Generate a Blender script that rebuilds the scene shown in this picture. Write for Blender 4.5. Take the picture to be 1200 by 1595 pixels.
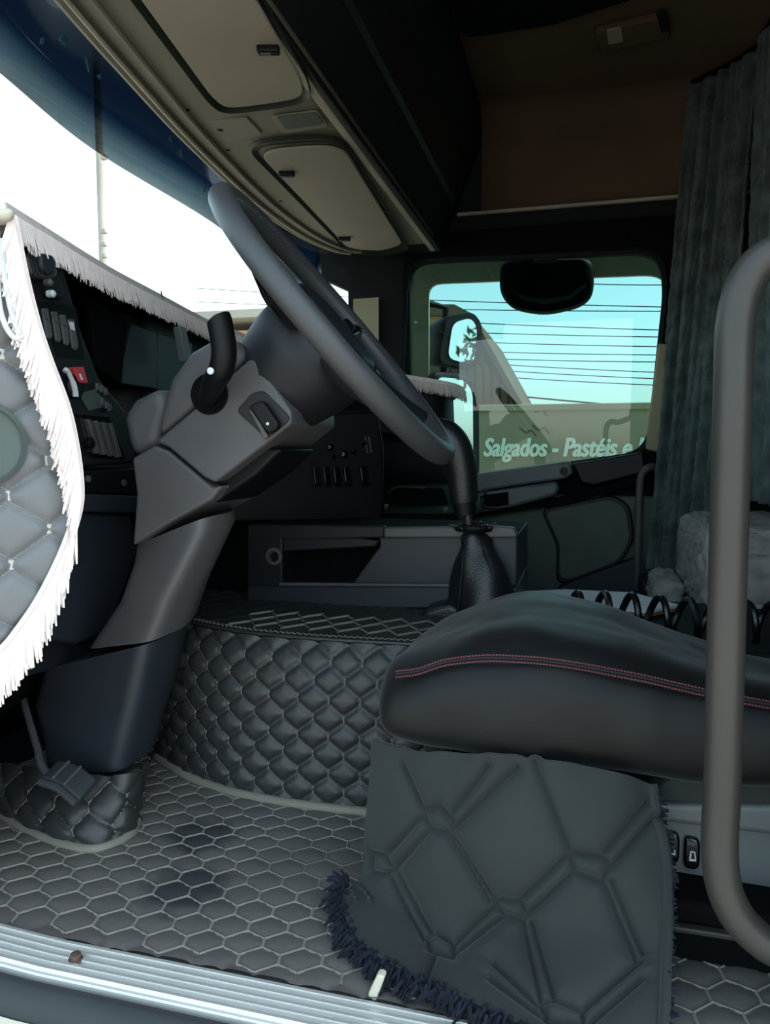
import bpy, bmesh, math, random
import numpy as np
from mathutils import Vector, Matrix

random.seed(7); np.random.seed(7)
for o in list(bpy.data.objects): bpy.data.objects.remove(o)
SC = bpy.context.scene
COL = SC.collection

# ------------------------------------------------------------------ camera
F = 1150.0; YAW = math.radians(15); PITCH = math.radians(4.8)
CAM = Vector((0.0, -0.82, 0.62))
FW = Vector((-math.sin(YAW)*math.cos(PITCH), math.cos(YAW)*math.cos(PITCH), -math.sin(PITCH)))
RT = Vector((math.cos(YAW), math.sin(YAW), 0)); UP = RT.cross(FW)
cd = bpy.data.cameras.new('camera'); cam = bpy.data.objects.new('camera', cd); COL.objects.link(cam)
cd.lens = 36*F/1595; cd.sensor_width = 36; cd.clip_start = .02; cd.clip_end = 500
cam.matrix_world = Matrix((( RT.x, UP.x, -FW.x, CAM.x), (RT.y, UP.y, -FW.y, CAM.y), (RT.z, UP.z, -FW.z, CAM.z), (0,0,0,1)))
SC.camera = cam

# ------------------------------------------------------------------ sky and exposure
w = bpy.data.worlds.new('sky'); SC.world = w; w.use_nodes = True
nt = w.node_tree; nt.nodes.clear()
sky = nt.nodes.new('ShaderNodeTexSky'); sky.sky_type = 'NISHITA'
sky.sun_disc = False; sky.sun_elevation = math.radians(58); sky.sun_rotation = math.radians(70)
sky.air_density = 1.0; sky.dust_density = 1.6; sky.ozone_density = 1.0
bg = nt.nodes.new('ShaderNodeBackground'); bg.inputs['Strength'].default_value = 0.42
wo = nt.nodes.new('ShaderNodeOutputWorld')
hs_ = nt.nodes.new('ShaderNodeHueSaturation'); hs_.inputs['Saturation'].default_value = .64; hs_.inputs['Hue'].default_value = .455   # hazy, whitish sky
nt.links.new(sky.outputs[0], hs_.inputs['Color']); nt.links.new(hs_.outputs[0], bg.inputs[0]); nt.links.new(bg.outputs[0], wo.inputs[0])
sd = bpy.data.lights.new('sun', 'SUN'); sd.energy = 4.6; sd.angle = math.radians(2); sd.color = (1, .92, .80)
sun = bpy.data.objects.new('sun', sd); COL.objects.link(sun)      # behind the truck, a little to the passenger side
sun.rotation_euler = Vector((-.90, -.25, -1.45)).to_track_quat('-Z', 'Y').to_euler()
vs = SC.view_settings
vs.view_transform = 'Standard'; vs.look = 'None'; vs.gamma = 1; vs.use_curve_mapping = False
vs.exposure = 0.72

# ------------------------------------------------------------------ helpers
def ray(u, v): return RT*((u-600)/F) + UP*((797.5-v)/F) + FW
def W(u, v, **k):
    (ax, val), = k.items(); i = 'xyz'.index(ax); d = ray(u, v)
    return CAM + d*((val-CAM[i])/d[i])
def WP(u, v, p, n):
    d = ray(u, v); n = Vector(n); return CAM + d*((Vector(p)-CAM).dot(n)/d.dot(n))
def WX(pts, **k): return [W(u, v, **k) for u, v in pts]

def srgb(h):
    h = h.lstrip('#'); c = [int(h[i:i+2], 16)/255 for i in (0, 2, 4)]
    return tuple(x/12.92 if x <= .04045 else ((x+.055)/1.055)**2.4 for x in c)
MATS = {}
def mat(name, col, rough=.5, spec=.5, metal=0, var=.15, vscale=6, bump=0, bscale=300, sheen=0, trans=0, coat=0):
    m = bpy.data.materials.new(name); m.use_nodes = True; t = m.node_tree; b = t.nodes['Principled BSDF']
    c = srgb(col) if isinstance(col, str) else col
    tc = t.nodes.new('ShaderNodeTexCoord')
    n = t.nodes.new('ShaderNodeTexNoise'); n.inputs['Scale'].default_value = vscale; n.inputs['Detail'].default_value = 4
    t.links.new(tc.outputs['Object'], n.inputs['Vector'])
    r = t.nodes.new('ShaderNodeValToRGB'); e = r.color_ramp.elements
    e[0].position = .3; e[1].position = .7
    e[0].color = tuple(x*(1-var) for x in c)+(1,); e[1].color = tuple(min(1, x*(1+var)) for x in c)+(1,)
    t.links.new(n.outputs['Fac'], r.inputs[0]); t.links.new(r.outputs[0], b.inputs['Base Color'])
    b.inputs['Roughness'].default_value = rough; b.inputs['Metallic'].default_value = metal
    b.inputs['Specular IOR Level'].default_value = spec
    if sheen: b.inputs['Sheen Weight'].default_value = sheen; b.inputs['Sheen Roughness'].default_value = .4
    if coat: b.inputs['Coat Weight'].default_value = coat
    if bump:
        n2 = t.nodes.new('ShaderNodeTexNoise'); n2.inputs['Scale'].default_value = bscale; n2.inputs['Detail'].default_value = 3
        t.links.new(tc.outputs['Object'], n2.inputs['Vector'])
        bp = t.nodes.new('ShaderNodeBump'); bp.inputs['Strength'].default_value = bump; bp.inputs['Distance'].default_value = .002
        t.links.new(n2.outputs['Fac'], bp.inputs['Height']); t.links.new(bp.outputs[0], b.inputs['Normal'])
    MATS[name] = m; return m
def glass_mat(name, tint, gloss=1.0, ramp=None):
    m = bpy.data.materials.new(name); m.use_nodes = True; t = m.node_tree; t.nodes.clear()
    o = t.nodes.new('ShaderNodeOutputMaterial'); mx = t.nodes.new('ShaderNodeMixShader')
    tr = t.nodes.new('ShaderNodeBsdfTransparent'); gl = t.nodes.new('ShaderNodeBsdfGlossy'); lw = t.nodes.new('ShaderNodeLayerWeight'); lw.inputs['Blend'].default_value = .5
    pw_ = t.nodes.new('ShaderNodeMath'); pw_.operation = 'POWER'; pw_.inputs[1].default_value = 5
    fr = t.nodes.new('ShaderNodeMath'); fr.operation = 'MULTIPLY_ADD'; fr.inputs[1].default_value = .95; fr.inputs[2].default_value = .045
    t.links.new(lw.outputs['Facing'], pw_.inputs[0]); t.links.new(pw_.outputs[0], fr.inputs[0]); gl.inputs['Roughness'].default_value = .0
    gl.inputs['Color'].default_value = (gloss,)*3+(1,)
    if ramp:    # tint pigmented by height in the sheet
        g = t.nodes.new('ShaderNodeNewGeometry'); sp = t.nodes.new('ShaderNodeSeparateXYZ'); mr = t.nodes.new('ShaderNodeMapRange')
        mr.inputs[1].default_value = ramp[0]; mr.inputs[2].default_value = ramp[1]
        cr = t.nodes.new('ShaderNodeValToRGB')
        for i, (p, c) in enumerate(ramp[2]):
            el = cr.color_ramp.elements[i] if i < 2 else cr.color_ramp.elements.new(p)
            el.position = p; el.color = tuple(c)+(1,)
        t.links.new(g.outputs['Position'], sp.inputs[0]); t.links.new(sp.outputs[2], mr.inputs[0])
        t.links.new(mr.outputs[0], cr.inputs[0]); t.links.new(cr.outputs[0], tr.inputs[0])
    else: tr.inputs[0].default_value = tuple(tint)+(1,)
    t.links.new(fr.outputs[0], mx.inputs[0]); t.links.new(tr.outputs[0], mx.inputs[1]); t.links.new(gl.outputs[0], mx.inputs[2])
    t.links.new(mx.outputs[0], o.inputs[0]); MATS[name] = m; return m

class MB:
    def __init__(s): s.v = []; s.f = []
    def add(s, v, f):
        k = len(s.v); s.v += [Vector(p) for p in v]; s.f += [[i+k for i in q] for q in f]; return s
    def box(s, c, size, R=None):
        h = [x/2 for x in size]; c = Vector(c); pts = []
        for x in (-1, 1):
            for y in (-1, 1):
                for z in (-1, 1):
                    p = Vector((x*h[0], y*h[1], z*h[2])); p = (R @ p) if R else p; pts.append(c+p)
        return s.add(pts, [(0,1,3,2), (4,6,7,5), (0,4,5,1), (2,3,7,6), (0,2,6,4), (1,5,7,3)])
    def prism(s, poly, d):
        d = Vector(d); n = len(poly); v = [Vector(p) for p in poly]; v = v+[p+d for p in v]
        nn = Vector((0, 0, 0))
        for i in range(n): nn += v[i].cross(v[(i+1) % n])
        flip = nn.dot(d) > 0
        f = [list(range(n)), list(range(2*n-1, n-1, -1))]+[(i, n+i, n+(i+1) % n, (i+1) % n) for i in range(n)]
        if flip: f = [list(reversed(q)) for q in f]
        return s.add(v, f)
    def loft(s, rings, cap=True, closed=True):
        n = len(rings[0]); v = [p for r in rings for p in r]; f = []
        for i in range(len(rings)-1):
            for j in range(n if closed else n-1):
                a = i*n+j; b = i*n+(j+1) % n; f.append((a, b, b+n, a+n))
        if cap and closed: f.append(list(range(n-1, -1, -1))); f.append([(len(rings)-1)*n+j for j in range(n)])
        return s.add(v, f)
    def tube(s, pts, r, n=10, closed=False, cap=True, sq=None):
        pts = [Vector(p) for p in pts]; m = len(pts); rr = r if isinstance(r, (list, tuple)) else [r]*m
        rings = []; prev = None
        for i, p in enumerate(pts):
            if closed: t = pts[(i+1) % m]-pts[i-1]
            else: t = pts[min(i+1, m-1)]-pts[max(i-1, 0)]
            t.normalize()
            if prev is None:
                a = Vector((0, 0, 1)) if abs(t.z) < .9 else Vector((1, 0, 0)); prev = t.cross(a).normalized()
            prev = (prev-t*prev.dot(t)).normalized(); b = t.cross(prev)
            rings.append([p+(prev*math.cos(2*math.pi*k/n)+b*math.sin(2*math.pi*k/n))*rr[i] for k in range(n)])
        if closed: rings.append(rings[0])
        return s.loft(rings, cap=(cap and not closed))
    def lathe(s, base, axis, prof, n=32):
        base = Vector(base); ax = Vector(axis).normalized(); a = ax.orthogonal().normalized(); b = ax.cross(a)
        return s.loft([[base+ax*h+(a*math.cos(2*math.pi*k/n)+b*math.sin(2*math.pi*k/n))*r for k in range(n)] for r, h in prof])
    def grid(s, fn, nu, nv):
        v = [fn(i/nu, j/nv) for j in range(nv+1) for i in range(nu+1)]
        return s.add(v, [(j*(nu+1)+i, j*(nu+1)+i+1, (j+1)*(nu+1)+i+1, (j+1)*(nu+1)+i) for j in range(nv) for i in range(nu)])
    def build(s, name, m, parent=None, bevel=0, seg=3, sub=0, solid=0, soff=-1, smooth=True, angle=40, kind=None, label=None, fix=False):
        me = bpy.data.meshes.new(name); me.from_pydata([tuple(p) for p in s.v], [], s.f); me.update()
        if fix:
            bm = bmesh.new(); bm.from_mesh(me); bmesh.ops.recalc_face_normals(bm, faces=bm.faces); bm.to_mesh(me); bm.free()
        o = bpy.data.objects.new(name, me); COL.objects.link(o)
        me.materials.append(MATS[m] if isinstance(m, str) else m)
        if smooth:
            me.shade_smooth()
            if angle and not sub: me.set_sharp_from_angle(angle=math.radians(angle))
        if solid: q = o.modifiers.new('s', 'SOLIDIFY'); q.thickness = solid; q.offset = soff
        if bevel:
            q = o.modifiers.new('b', 'BEVEL'); q.width = bevel; q.segments = seg; q.limit_method = 'ANGLE'; q.angle_limit = math.radians(35)
            me.shade_smooth(); q.harden_normals = False
        if sub: q = o.modifiers.new('u', 'SUBSURF'); q.levels = sub; q.render_levels = sub
        if parent is not None: put(o, parent)
        if kind: o['kind'] = kind
        if label: o['label'] = label
        return o
def put(o, parent):
    o.parent = parent; o.matrix_parent_inverse = Matrix.Translation(-world_loc(parent))
def world_loc(o):
    l = Vector(o.location)
    if o.parent: l = o.matrix_parent_inverse.translation + l + world_loc(o.parent)
    return l
def thing(name, label, cat, loc=(0, 0, 0), group=None):
    o = bpy.data.objects.new(name, None); COL.objects.link(o); o.location = loc; o.empty_display_size = .05
    o['label'] = label; o['category'] = cat
    if group: o['group'] = group
    return o
def tag(o, label, cat, group=None):
    o['label'] = label; o['category'] = cat
    if group: o['group'] = group
    return o
def struct(o, label, cat):
    o['kind'] = 'structure'; o['label'] = label; o['category'] = cat; return o
def cat_spline(pts, n=8, closed=False):
    pts = [Vector(p) for p in pts]; m = len(pts); out = []
    rng = range(m if closed else m-1)
    for i in rng:
        if closed: a, b, c, d = pts[i-1], pts[i], pts[(i+1) % m], pts[(i+2) % m]
        else: a, b, c, d = pts[max(i-1, 0)], pts[i], pts[i+1], pts[min(i+2, m-1)]
        for k in range(n):
            t = k/n; out.append(.5*((2*b)+(c-a)*t+(2*a-5*b+4*c-d)*t*t+(3*b-a-3*c+d)*t**3))
    if not closed: out.append(pts[-1])
    return out
def resample(pts, n):
    pts = [Vector(p) for p in pts]; L = [0]
    for a, b in zip(pts, pts[1:]): L.append(L[-1]+(b-a).length)
    out = []; j = 0
    for i in range(n):
        s = L[-1]*i/(n-1)
        while j < len(L)-2 and L[j+1] < s: j += 1
        t = (s-L[j])/max(1e-9, L[j+1]-L[j]); out.append(pts[j].lerp(pts[j+1], min(1, max(0, t))))
    return out
def rounded(poly, r, n=5):
    poly = [Vector(p) for p in poly]; out = []; m = len(poly)
    for i in range(m):
        a, b, c = poly[i-1], poly[i], poly[(i+1) % m]
        ra = min(r, (a-b).length*.45); rc = min(r, (c-b).length*.45)
        p = b+(a-b).normalized()*ra; q = b+(c-b).normalized()*rc
        for k in range(n+1):
            t = k/n; out.append((1-t)**2*p+2*t*(1-t)*b+t*t*q)
    return out
def lerp(a, b, t): return a+(b-a)*t
def interp(x, xs, ys): return float(np.interp(x, xs, ys))

# --- quilting: diamonds w x h whose tips are joined by short links l
def quilt_d(a, b, w, h, l):
    u = a/w+b/h; v = a/w-b/h
    uc = np.floor(u)+.5; vc = np.floor(v)+.5
    x = np.abs(a-(uc+vc)*w/2); y = np.abs(b-(uc-vc)*h/2)
    x1, y1, x2, y2 = w/2, l/2, 0.0, h/2-l/2       # slanted edge of the cell
    L = math.hypot(x2-x1, y2-y1); d1 = ((x1-x)*(y2-y1)*1.0-(y1-y)*(x2-x1))/L
    return np.clip(np.minimum(d1, w/2-x), 0, None)
def quilt_h(a, b, w, h, l, H, k=.0055): return H*(1-np.exp(-quilt_d(a, b, w, h, l)/k))
def quilted(S, na, nb, coord, w, h, l, H, name, m, parent=None, flip=False):
    """S(i/na,j/nb)->point, coord(point,i,j)->(a,b) metres; displaced along the sheet normal"""
    P = np.array([[tuple(S(i/na, j/nb)) for i in range(na+1)] for j in range(nb+1)])
    du = np.gradient(P, axis=1); dv = np.gradient(P, axis=0); N = np.cross(du, dv); N /= np.linalg.norm(N, axis=2, keepdims=True)+1e-12
    if flip: N = -N
    A, B = coord(P)
    P2 = P+N*quilt_h(A, B, w, h, l, H)[..., None]
    mb = MB(); mb.v = [Vector(p) for p in P2.reshape(-1, 3)]
    q = [(j*(na+1)+i, j*(na+1)+i+1, (j+1)*(na+1)+i+1, (j+1)*(na+1)+i) for j in range(nb) for i in range(na)]
    mb.f = [tuple(reversed(x)) for x in q] if flip else q
    return mb.build(name, m, parent, angle=0)
def stitches(inv, ok, rng_a, rng_b, w, h, l, name, m, parent, wid=.0022, link=.004, lift=.0012, blink=True):
    """inv(a,b)->(point, normal); ribbons along every quilting seam"""
    mb = MB()
    def ribbon(p0, p1, wd, n=3):
        pts = [(lerp(p0[0], p1[0], t/n), lerp(p0[1], p1[1], t/n)) for t in range(n+1)]
        if not all(ok(*p) for p in pts): return
        q = [inv(*p) for p in pts]; vs = []
        for i, (p, nn) in enumerate(q):
            t = (q[min(i+1, n)][0]-q[max(i-1, 0)][0]).normalized(); s = nn.cross(t).normalized()
            vs += [p+nn*lift*.2-s*wd/2, p+nn*lift, p+nn*lift*.2+s*wd/2]
        mb.add(vs, [f for i in range(n) for f in ((3*i, 3*i+1, 3*i+4, 3*i+3), (3*i+1, 3*i+2, 3*i+5, 3*i+4))])
    ulo = int(math.floor(rng_a[0]/w+rng_b[0]/h))-1; uhi = int(math.ceil(rng_a[1]/w+rng_b[1]/h))+1
    vlo = int(math.floor(rng_a[0]/w-rng_b[1]/h))-1; vhi = int(math.ceil(rng_a[1]/w-rng_b[0]/h))+1
    for u in range(ulo, uhi+1):
        for v in range(vlo, vhi+1):
            a = (u+v)*w/2; b = (u-v)*h/2
            ribbon((a, b+l/2), (a+w/2, b+h/2-l/2), wid); ribbon((a, b+l/2), (a-w/2, b+h/2-l/2), wid)
            if blink: ribbon((a, b-l/2), (a, b+l/2), link, 2)
    return mb.build(name, m, parent, kind='stuff')
def strands(curve, dirf, L, spacing, r, jit, rows=1, n=3, segs=3, off=None):
    mb = MB(); tot = sum((b-a).length for a, b in zip(curve, curve[1:])); N = max(2, int(tot/spacing)); pts = resample(curve, N)
    for row in range(rows):
        for i, p in enumerate(pts):
            d = Vector(dirf(i/(N-1))).normalized(); d = (d+Vector((random.gauss(0, jit), random.gauss(0, jit), random.gauss(0, jit)*.5))).normalized()
            ln = L*random.uniform(.8, 1.12); p0 = p+(Vector(off)*row if off else Vector())
            sag = Vector((random.gauss(0, jit), random.gauss(0, jit), -.05))*ln*.5
            q = [p0+d*ln*t/segs+sag*(t/segs)**2 for t in range(segs+1)]
            mb.tube(q, [r]*segs+[r*.6], n=n)
    return mb

# ------------------------------------------------------------------ materials
mat('plastic_black', '#07080b', .5, .25, bump=.15, bscale=900)
mat('plastic_dark', '#17191e', .5, .35, bump=.15, bscale=900)
mat('plastic_slate', '#252a32', .45, .4, bump=.15, bscale=900)
mat('plastic_grey', '#4e4d4f', .48, .4, bump=.2, bscale=900)
mat('plastic_green_grey', '#47514e', .55, .4, bump=.2, bscale=700)
mat('plastic_seat', '#5f6668', .45, .45, bump=.15, bscale=700)
mat('black_gloss', '#08090b', .15, .6)
mat('console_olive', '#807c6c', .6, .35, var=.06, bump=.1, bscale=600)
mat('console_lid', '#958e7f', .65, .3, var=.06, bump=.1, bscale=600)
mat('lid_frame_shade', '#22261f', .5, .35)  # dark frame plastic, also painting the shadow around the lids
mat('trim_light', '#a9a391', .4, .5)
mat('headliner', '#5d4c3d', .9, .2, var=.12, vscale=3, bump=.3, bscale=400)
mat('cab_dark', '#1a1d20', .7, .2, bump=.2, bscale=500)
mat('cab_black', '#060709', .8, .12)
mat('leather_mat', '#595654', .55, .4, var=.12, vscale=9, bump=.25, bscale=500)
mat('leather_tunnel', '#2d2e2f', .45, .5, var=.1, vscale=7, bump=.25, bscale=500)
mat('leather_door', '#65676a', .45, .45, var=.08, vscale=7, bump=.25, bscale=500)
mat('thread', '#807c73', .8, .2)
mat('thread_dark', '#77756f', .8, .2)
mat('thread_pale', '#c9c6bf', .8, .2)
mat('piping', '#77736a', .6, .3, bump=.2, bscale=300)
mat('gaiter_leather', '#16171b', .38, .5, bump=.4, bscale=250)
mat('wheel_leather', '#3a3c3f', .42, .5, var=.1, bump=.3, bscale=900)
mat('velvet_seat', '#07080b', .55, .3, var=.5, vscale=6, bump=.6, bscale=12, sheen=.12)
mat('velvet_skirt', '#2e3232', .85, .2, var=.15, vscale=5, bump=.3, bscale=30, sheen=.15)
mat('velvet_top', '#1d2224', .8, .2, var=.2, vscale=8, bump=.3, bscale=20, sheen=.2)
mat('thread_red', '#6d3a44', .7, .3)
mat('rag_navy', '#1e222b', .9, .1, var=.3, vscale=40)
mat('fringe_white', '#e4d8d5', .85, .2, var=.08, vscale=60)
mat('curtain_velvet', '#465252', .85, .2, var=.45, vscale=16, bump=1.0, bscale=40, sheen=.2)
mat('fleece', '#8b8786', .95, .1, var=.2, vscale=30, bump=.6, bscale=120)
mat('aluminium', '#d6d6d4', .35, .5, metal=.55, var=.05, bump=.05, bscale=100)
mat('chrome', '#c4c4c4', .15, .5, metal=1)
mat('steel_dark', '#393735', .42, .4, metal=.2, bump=.05, bscale=200)
mat('bolt_rust', '#6d5b53', .5, .5, metal=.6)
mat('rubber', '#33373a', .7, .3, bump=.2, bscale=200)
mat('body_cream', '#d8d2c0', .35, .5, coat=.4, var=.04)
mat('red_plastic', '#b23b45', .4, .5)
mat('white_plastic', '#c9cdcf', .4, .5)
mat('cream_plastic', '#c9c5b4', .5, .4)
mat('paper', '#cfd2d8', .8, .2, var=.05, vscale=40)
mat('paper_brown', '#8a6a50', .8, .2)
mat('cable_black', '#0b0c0d', .35, .5)
mat('wall_render', '#a48f74', .9, .2, var=.2, vscale=1.5, bump=.4, bscale=30)
mat('letter_white', '#fff3dc', .7, .2, var=.05)
mat('house_wood', '#6e5747', .9, .2, var=.3, vscale=3)
mat('house_wall', '#b98c64', .9, .2, var=.15)
mat('concrete', '#97938b', .9, .2, var=.15, vscale=2)
mat('asphalt', '#9a958c', .95, .2, var=.2, vscale=2)
mat('leaf_green', '#3d5a2a', .8, .2, var=.4, vscale=5)
mat('leaf_dry', '#4b7f8c', .8, .2)
mat('bark', '#4a3c30', .9, .2)
mat('pillar_sunlit', '#8a8468', .5, .4, var=.08)  # pale tone paints sunlight on the dark pillars
mat('frame_olive', '#efe0b8', .5, .4, var=.08)
mat('mirror', '#d8dcdc', .02, .5, metal=1, var=0)
mat('dust_white', '#c8c8c8', .6, .3)
glass_mat('glass_front', (.93, .97, .96))
glass_mat('glass_side', (.145, .275, .265))
glass_mat('glass_visor', (.1, .2, .3), gloss=.25, ramp=(1.37, 1.72, [(0, (.42, .42, .41)), (1.0, (.025, .040, .060)), (.10, (.24, .28, .29)), (.32, (.045, .075, .112))]))

def stain(m, spots, col):
    t = MATS[m].node_tree; b = t.nodes['Principled BSDF']; src = b.inputs['Base Color'].links[0].from_socket
    tc = t.nodes.new('ShaderNodeTexCoord'); nz = t.nodes.new('ShaderNodeTexNoise'); nz.inputs['Scale'].default_value = 30
    t.links.new(tc.outputs['Object'], nz.inputs['Vector'])
    for (p, r) in spots:
        d = t.nodes.new('ShaderNodeVectorMath'); d.operation = 'DISTANCE'; d.inputs[1].default_value = p; t.links.new(tc.outputs['Object'], d.inputs[0])
        a = t.nodes.new('ShaderNodeMath'); a.operation = 'MULTIPLY_ADD'; a.inputs[1].default_value = r*.9; t.links.new(nz.outputs['Fac'], a.inputs[0]); t.links.new(d.outputs['Value'], a.inputs[2])
        mr = t.nodes.new('ShaderNodeMapRange'); mr.inputs[1].default_value = r*1.15; mr.inputs[2].default_value = r*1.75; mr.inputs[3].default_value = .75; mr.inputs[4].default_value = 0; t.links.new(a.outputs[0], mr.inputs[0])
        mx = t.nodes.new('ShaderNodeMix'); mx.data_type = 'RGBA'; t.links.new(mr.outputs[0], mx.inputs[0]); t.links.new(src, mx.inputs[6]); mx.inputs[7].default_value = tuple(srgb(col))+(1,); src = mx.outputs[2]
    t.links.new(src, b.inputs['Base Color'])
for m_ in ('leather_mat',): stain(m_, [(tuple(W(312, 1300, z=.01)), .05), (tuple(W(292, 1382, z=.01)), .055)], '#23252e')

# ================================================================== OUTSIDE GROUND
g = MB().add([(-40, -40, -1.35), (40, -40, -1.35), (40, 40, -1.35), (-40, 40, -1.35)], [(0, 1, 2, 3)]).build('ground', 'asphalt')
struct(g, 'grey asphalt street under the truck', 'ground')

# ================================================================== CAB SHELL
# floor pan and the driver's side sill
fl = MB().box((-.03, 1.02, -.05), (2.46, 2.16, .09)).build('floor', 'cab_black')
struct(fl, 'dark floor pan of the cab under the quilted mat', 'floor')

def sill_x(t): return -1.05+2.2*t
prof = [(-.072, .004)]                                   # (y,z) ribbed aluminium kick plate
for k in range(5):
    y = -.075-.0112*k; prof += [(y, .004), (y-.0012, .0082), (y-.0058, .0085), (y-.0072, .0042), (y-.0105, .0038)]
prof += [(-.132, .002), (-.134, -.010), (-.134, -.016), (-.072, -.016)]
def sill_off(x):                                          # front end sweeps slightly up
    return max(0, -.62-x)
sill = MB().loft([[Vector((sill_x(i/40), y, z+sill_off(sill_x(i/40))*.05)) for y, z in prof] for i in range(41)]).build('trim_1', 'aluminium', angle=25, fix=True)
struct(sill, 'ribbed aluminium kick plate along the door sill', 'sill')
p = W(118, 1494, z=.008)
b = MB().lathe(p+Vector((0, 0, -.002)), (0, 0, 1), [(.0085, 0), (.0085, .003), (.006, .0035), (.0062, .009), (.003, .010)], 12)
b.build('bolt', 'bolt_rust', sill, angle=30, label='small rusty hex bolt')
rb = [(-.1345, -.002), (-.139, .007), (-.150, .008), (-.162, -.002), (-.168, -.016), (-.168, -.034), (-.137, -.034)]
ru = MB().loft([[Vector((sill_x(i/40), y, z+sill_off(sill_x(i/40))*.05-.006)) for y, z in rb] for i in range(41)]).build('trim_2', 'rubber', angle=60, fix=True)
struct(ru, 'dark grey rubber door seal below the aluminium sill', 'seal')
bp = [(-.170, -.024), (-.19, -.027), (-.225, -.04), (-.24, -.07), (-.245, -.25), (-.19, -.25), (-.176, -.06)]
bo = MB().loft([[Vector((sill_x(i/40), y, z+sill_off(sill_x(i/40))*.05)) for y, z in bp] for i in range(41)]).build('wall_left_lower', 'body_cream', angle=50, fix=True)
struct(bo, 'cream painted body edge under the door seal', 'body panel')

# left side body behind the door opening, roof edge, rear wall
wl = MB().box((.72, -.08, .85), (.84, .10, 2.1))
wl.box((-1.06, -.06, .70), (.40, .12, 1.62)).box((-.1, -.06, 1.72), (1.7, .12, .46))
struct(wl.build('wall_left', 'cab_dark', bevel=.02), 'dark inner side wall around the open driver door', 'wall')
struct(MB().box((1.17, 1.02, .92), (.06, 2.2, 2.0)).build('wall_rear', 'cab_dark'), 'dark rear wall of the cab', 'wall')
struct(MB().box((-1.24, 1.02, .38), (.06, 2.1, .98)).build('wall_front', 'cab_black'), 'black front bulkhead under the dashboard', 'wall')

# raised ceiling with a rounded corner down the passenger side
pf = []
for k in range(9):
    a = math.pi/2*k/8; pf.append((2.1-.10+.10*math.cos(a), 1.80+.10*math.sin(a)))
prf = [(2.10, 1.53)]+pf+[(1.6, 1.90), (1.0, 1.90), (-.05, 1.90)]
ce = MB().loft([[Vector((x, y, z)) for y, z in prf] for x in np.linspace(-.40, 1.15, 10)], closed=False)
ce = ce.build('ceiling', 'headliner', solid=.04, soff=1, fix=False); struct(ce, 'brown fabric ceiling rolling down the passenger side', 'ceiling')
tr = MB().box((.34, 2.085, 1.523), (1.66, .02, .012)).build('trim_3', 'trim_light', bevel=.003)
struct(tr, 'thin pale strip along the bottom of the brown ceiling', 'trim')
# roof hatch frame and ceiling lamp
q = [W(u, v, z=1.895) for u, v in [(690, -60), (706, 30), (730, 45), (860, 25), (1000, -20), (1000, -60)]]
h = MB().prism(q, (0, 0, -.03)).build('roof_hatch', 'cab_black', bevel=.01, fix=True); tag(h, 'black roof hatch frame at the top of the brown ceiling', 'hatch')
lamp = thing('ceiling_lamp', 'small brown rectangular lamp on the ceiling', 'lamp', W(985, 42, z=1.9))
q = rounded([W(u, v, z=1.898) for u, v in [(926, 40), (1035, 14), (1046, 48), (935, 72)]], .02)
MB().prism(q, (0, 0, -.022)).build('housing', 'headliner', lamp, bevel=.006, fix=True)
q = rounded([W(u, v, z=1.875) for u, v in [(945, 45), (968, 40), (972, 62), (948, 67)]], .008)
MB().prism(q, (0, 0, -.006)).build('lens', 'console_lid', lamp, bevel=.002, fix=True)
q = rounded([W(u, v, z=1.875) for u, v in [(1022, 18), (1036, 15), (1044, 44), (1031, 47)]], .006)
MB().prism(q, (0, 0, -.008)).build('switch', 'plastic_black', lamp, bevel=.002, fix=True)

# front overhead cabinet face (dark) and the olive overhead console
dk = [(-.555, 1.385), (-.535, 1.47), (-.51, 1.53), (-.455, 1.66), (-.405, 1.79), (-.398, 1.92), (-.62, 1.92), (-.80, 1.60), (-.80, 1.40)]
cab = MB().loft([[Vector((x, y, z)) for x, z in dk] for y in np.linspace(-.02, 2.118, 8)]).build('overhead_cabinet', 'cab_dark', angle=30, fix=True)
tag(cab, 'dark cabinet front rising from the overhead console to the ceiling', 'cabinet')
lip = MB().loft([[Vector((x, y, z)) for x, z in [(-.50, 1.545), (-.485, 1.552), (-.445, 1.665), (-.455, 1.67)]] for y in np.linspace(.0, 2.04, 6)]).build('shelf_lip', 'plastic_dark', cab, fix=True)

ZC = 1.38
oc = thing('overhead_console', 'olive grey overhead storage console above the windscreen', 'console', (-.75, 1.0, ZC))
edge_px = [(60, -60), (105, 0), (200, 110), (300, 220), (400, 315), (470, 365), (520, 388), (545, 393)]
front = [W(u, v, z=ZC-.012) for u, v in edge_px]
front = [Vector((front[0].x+.06, -.02, ZC))]+front
front_s = cat_spline(front, 6)
back = [Vector((-.548, p.y, ZC)) for p in front_s]
def con(s, t):
    i = s*(len(front_s)-1); k = min(int(i), len(front_s)-2); a = front_s[k].lerp(front_s[k+1], i-k); b_ = back[k].lerp(back[k+1], i-k)
    p = a.lerp(b_, t); p.z = ZC-.012*(1-t)**2; return p
o = MB().grid(con, 60, 8).build('console_body', 'console_olive', oc, solid=.03, soff=1)
o.modifiers['s'].offset = -1 if o.data.polygons[0].normal.z > 0 else -1
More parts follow.
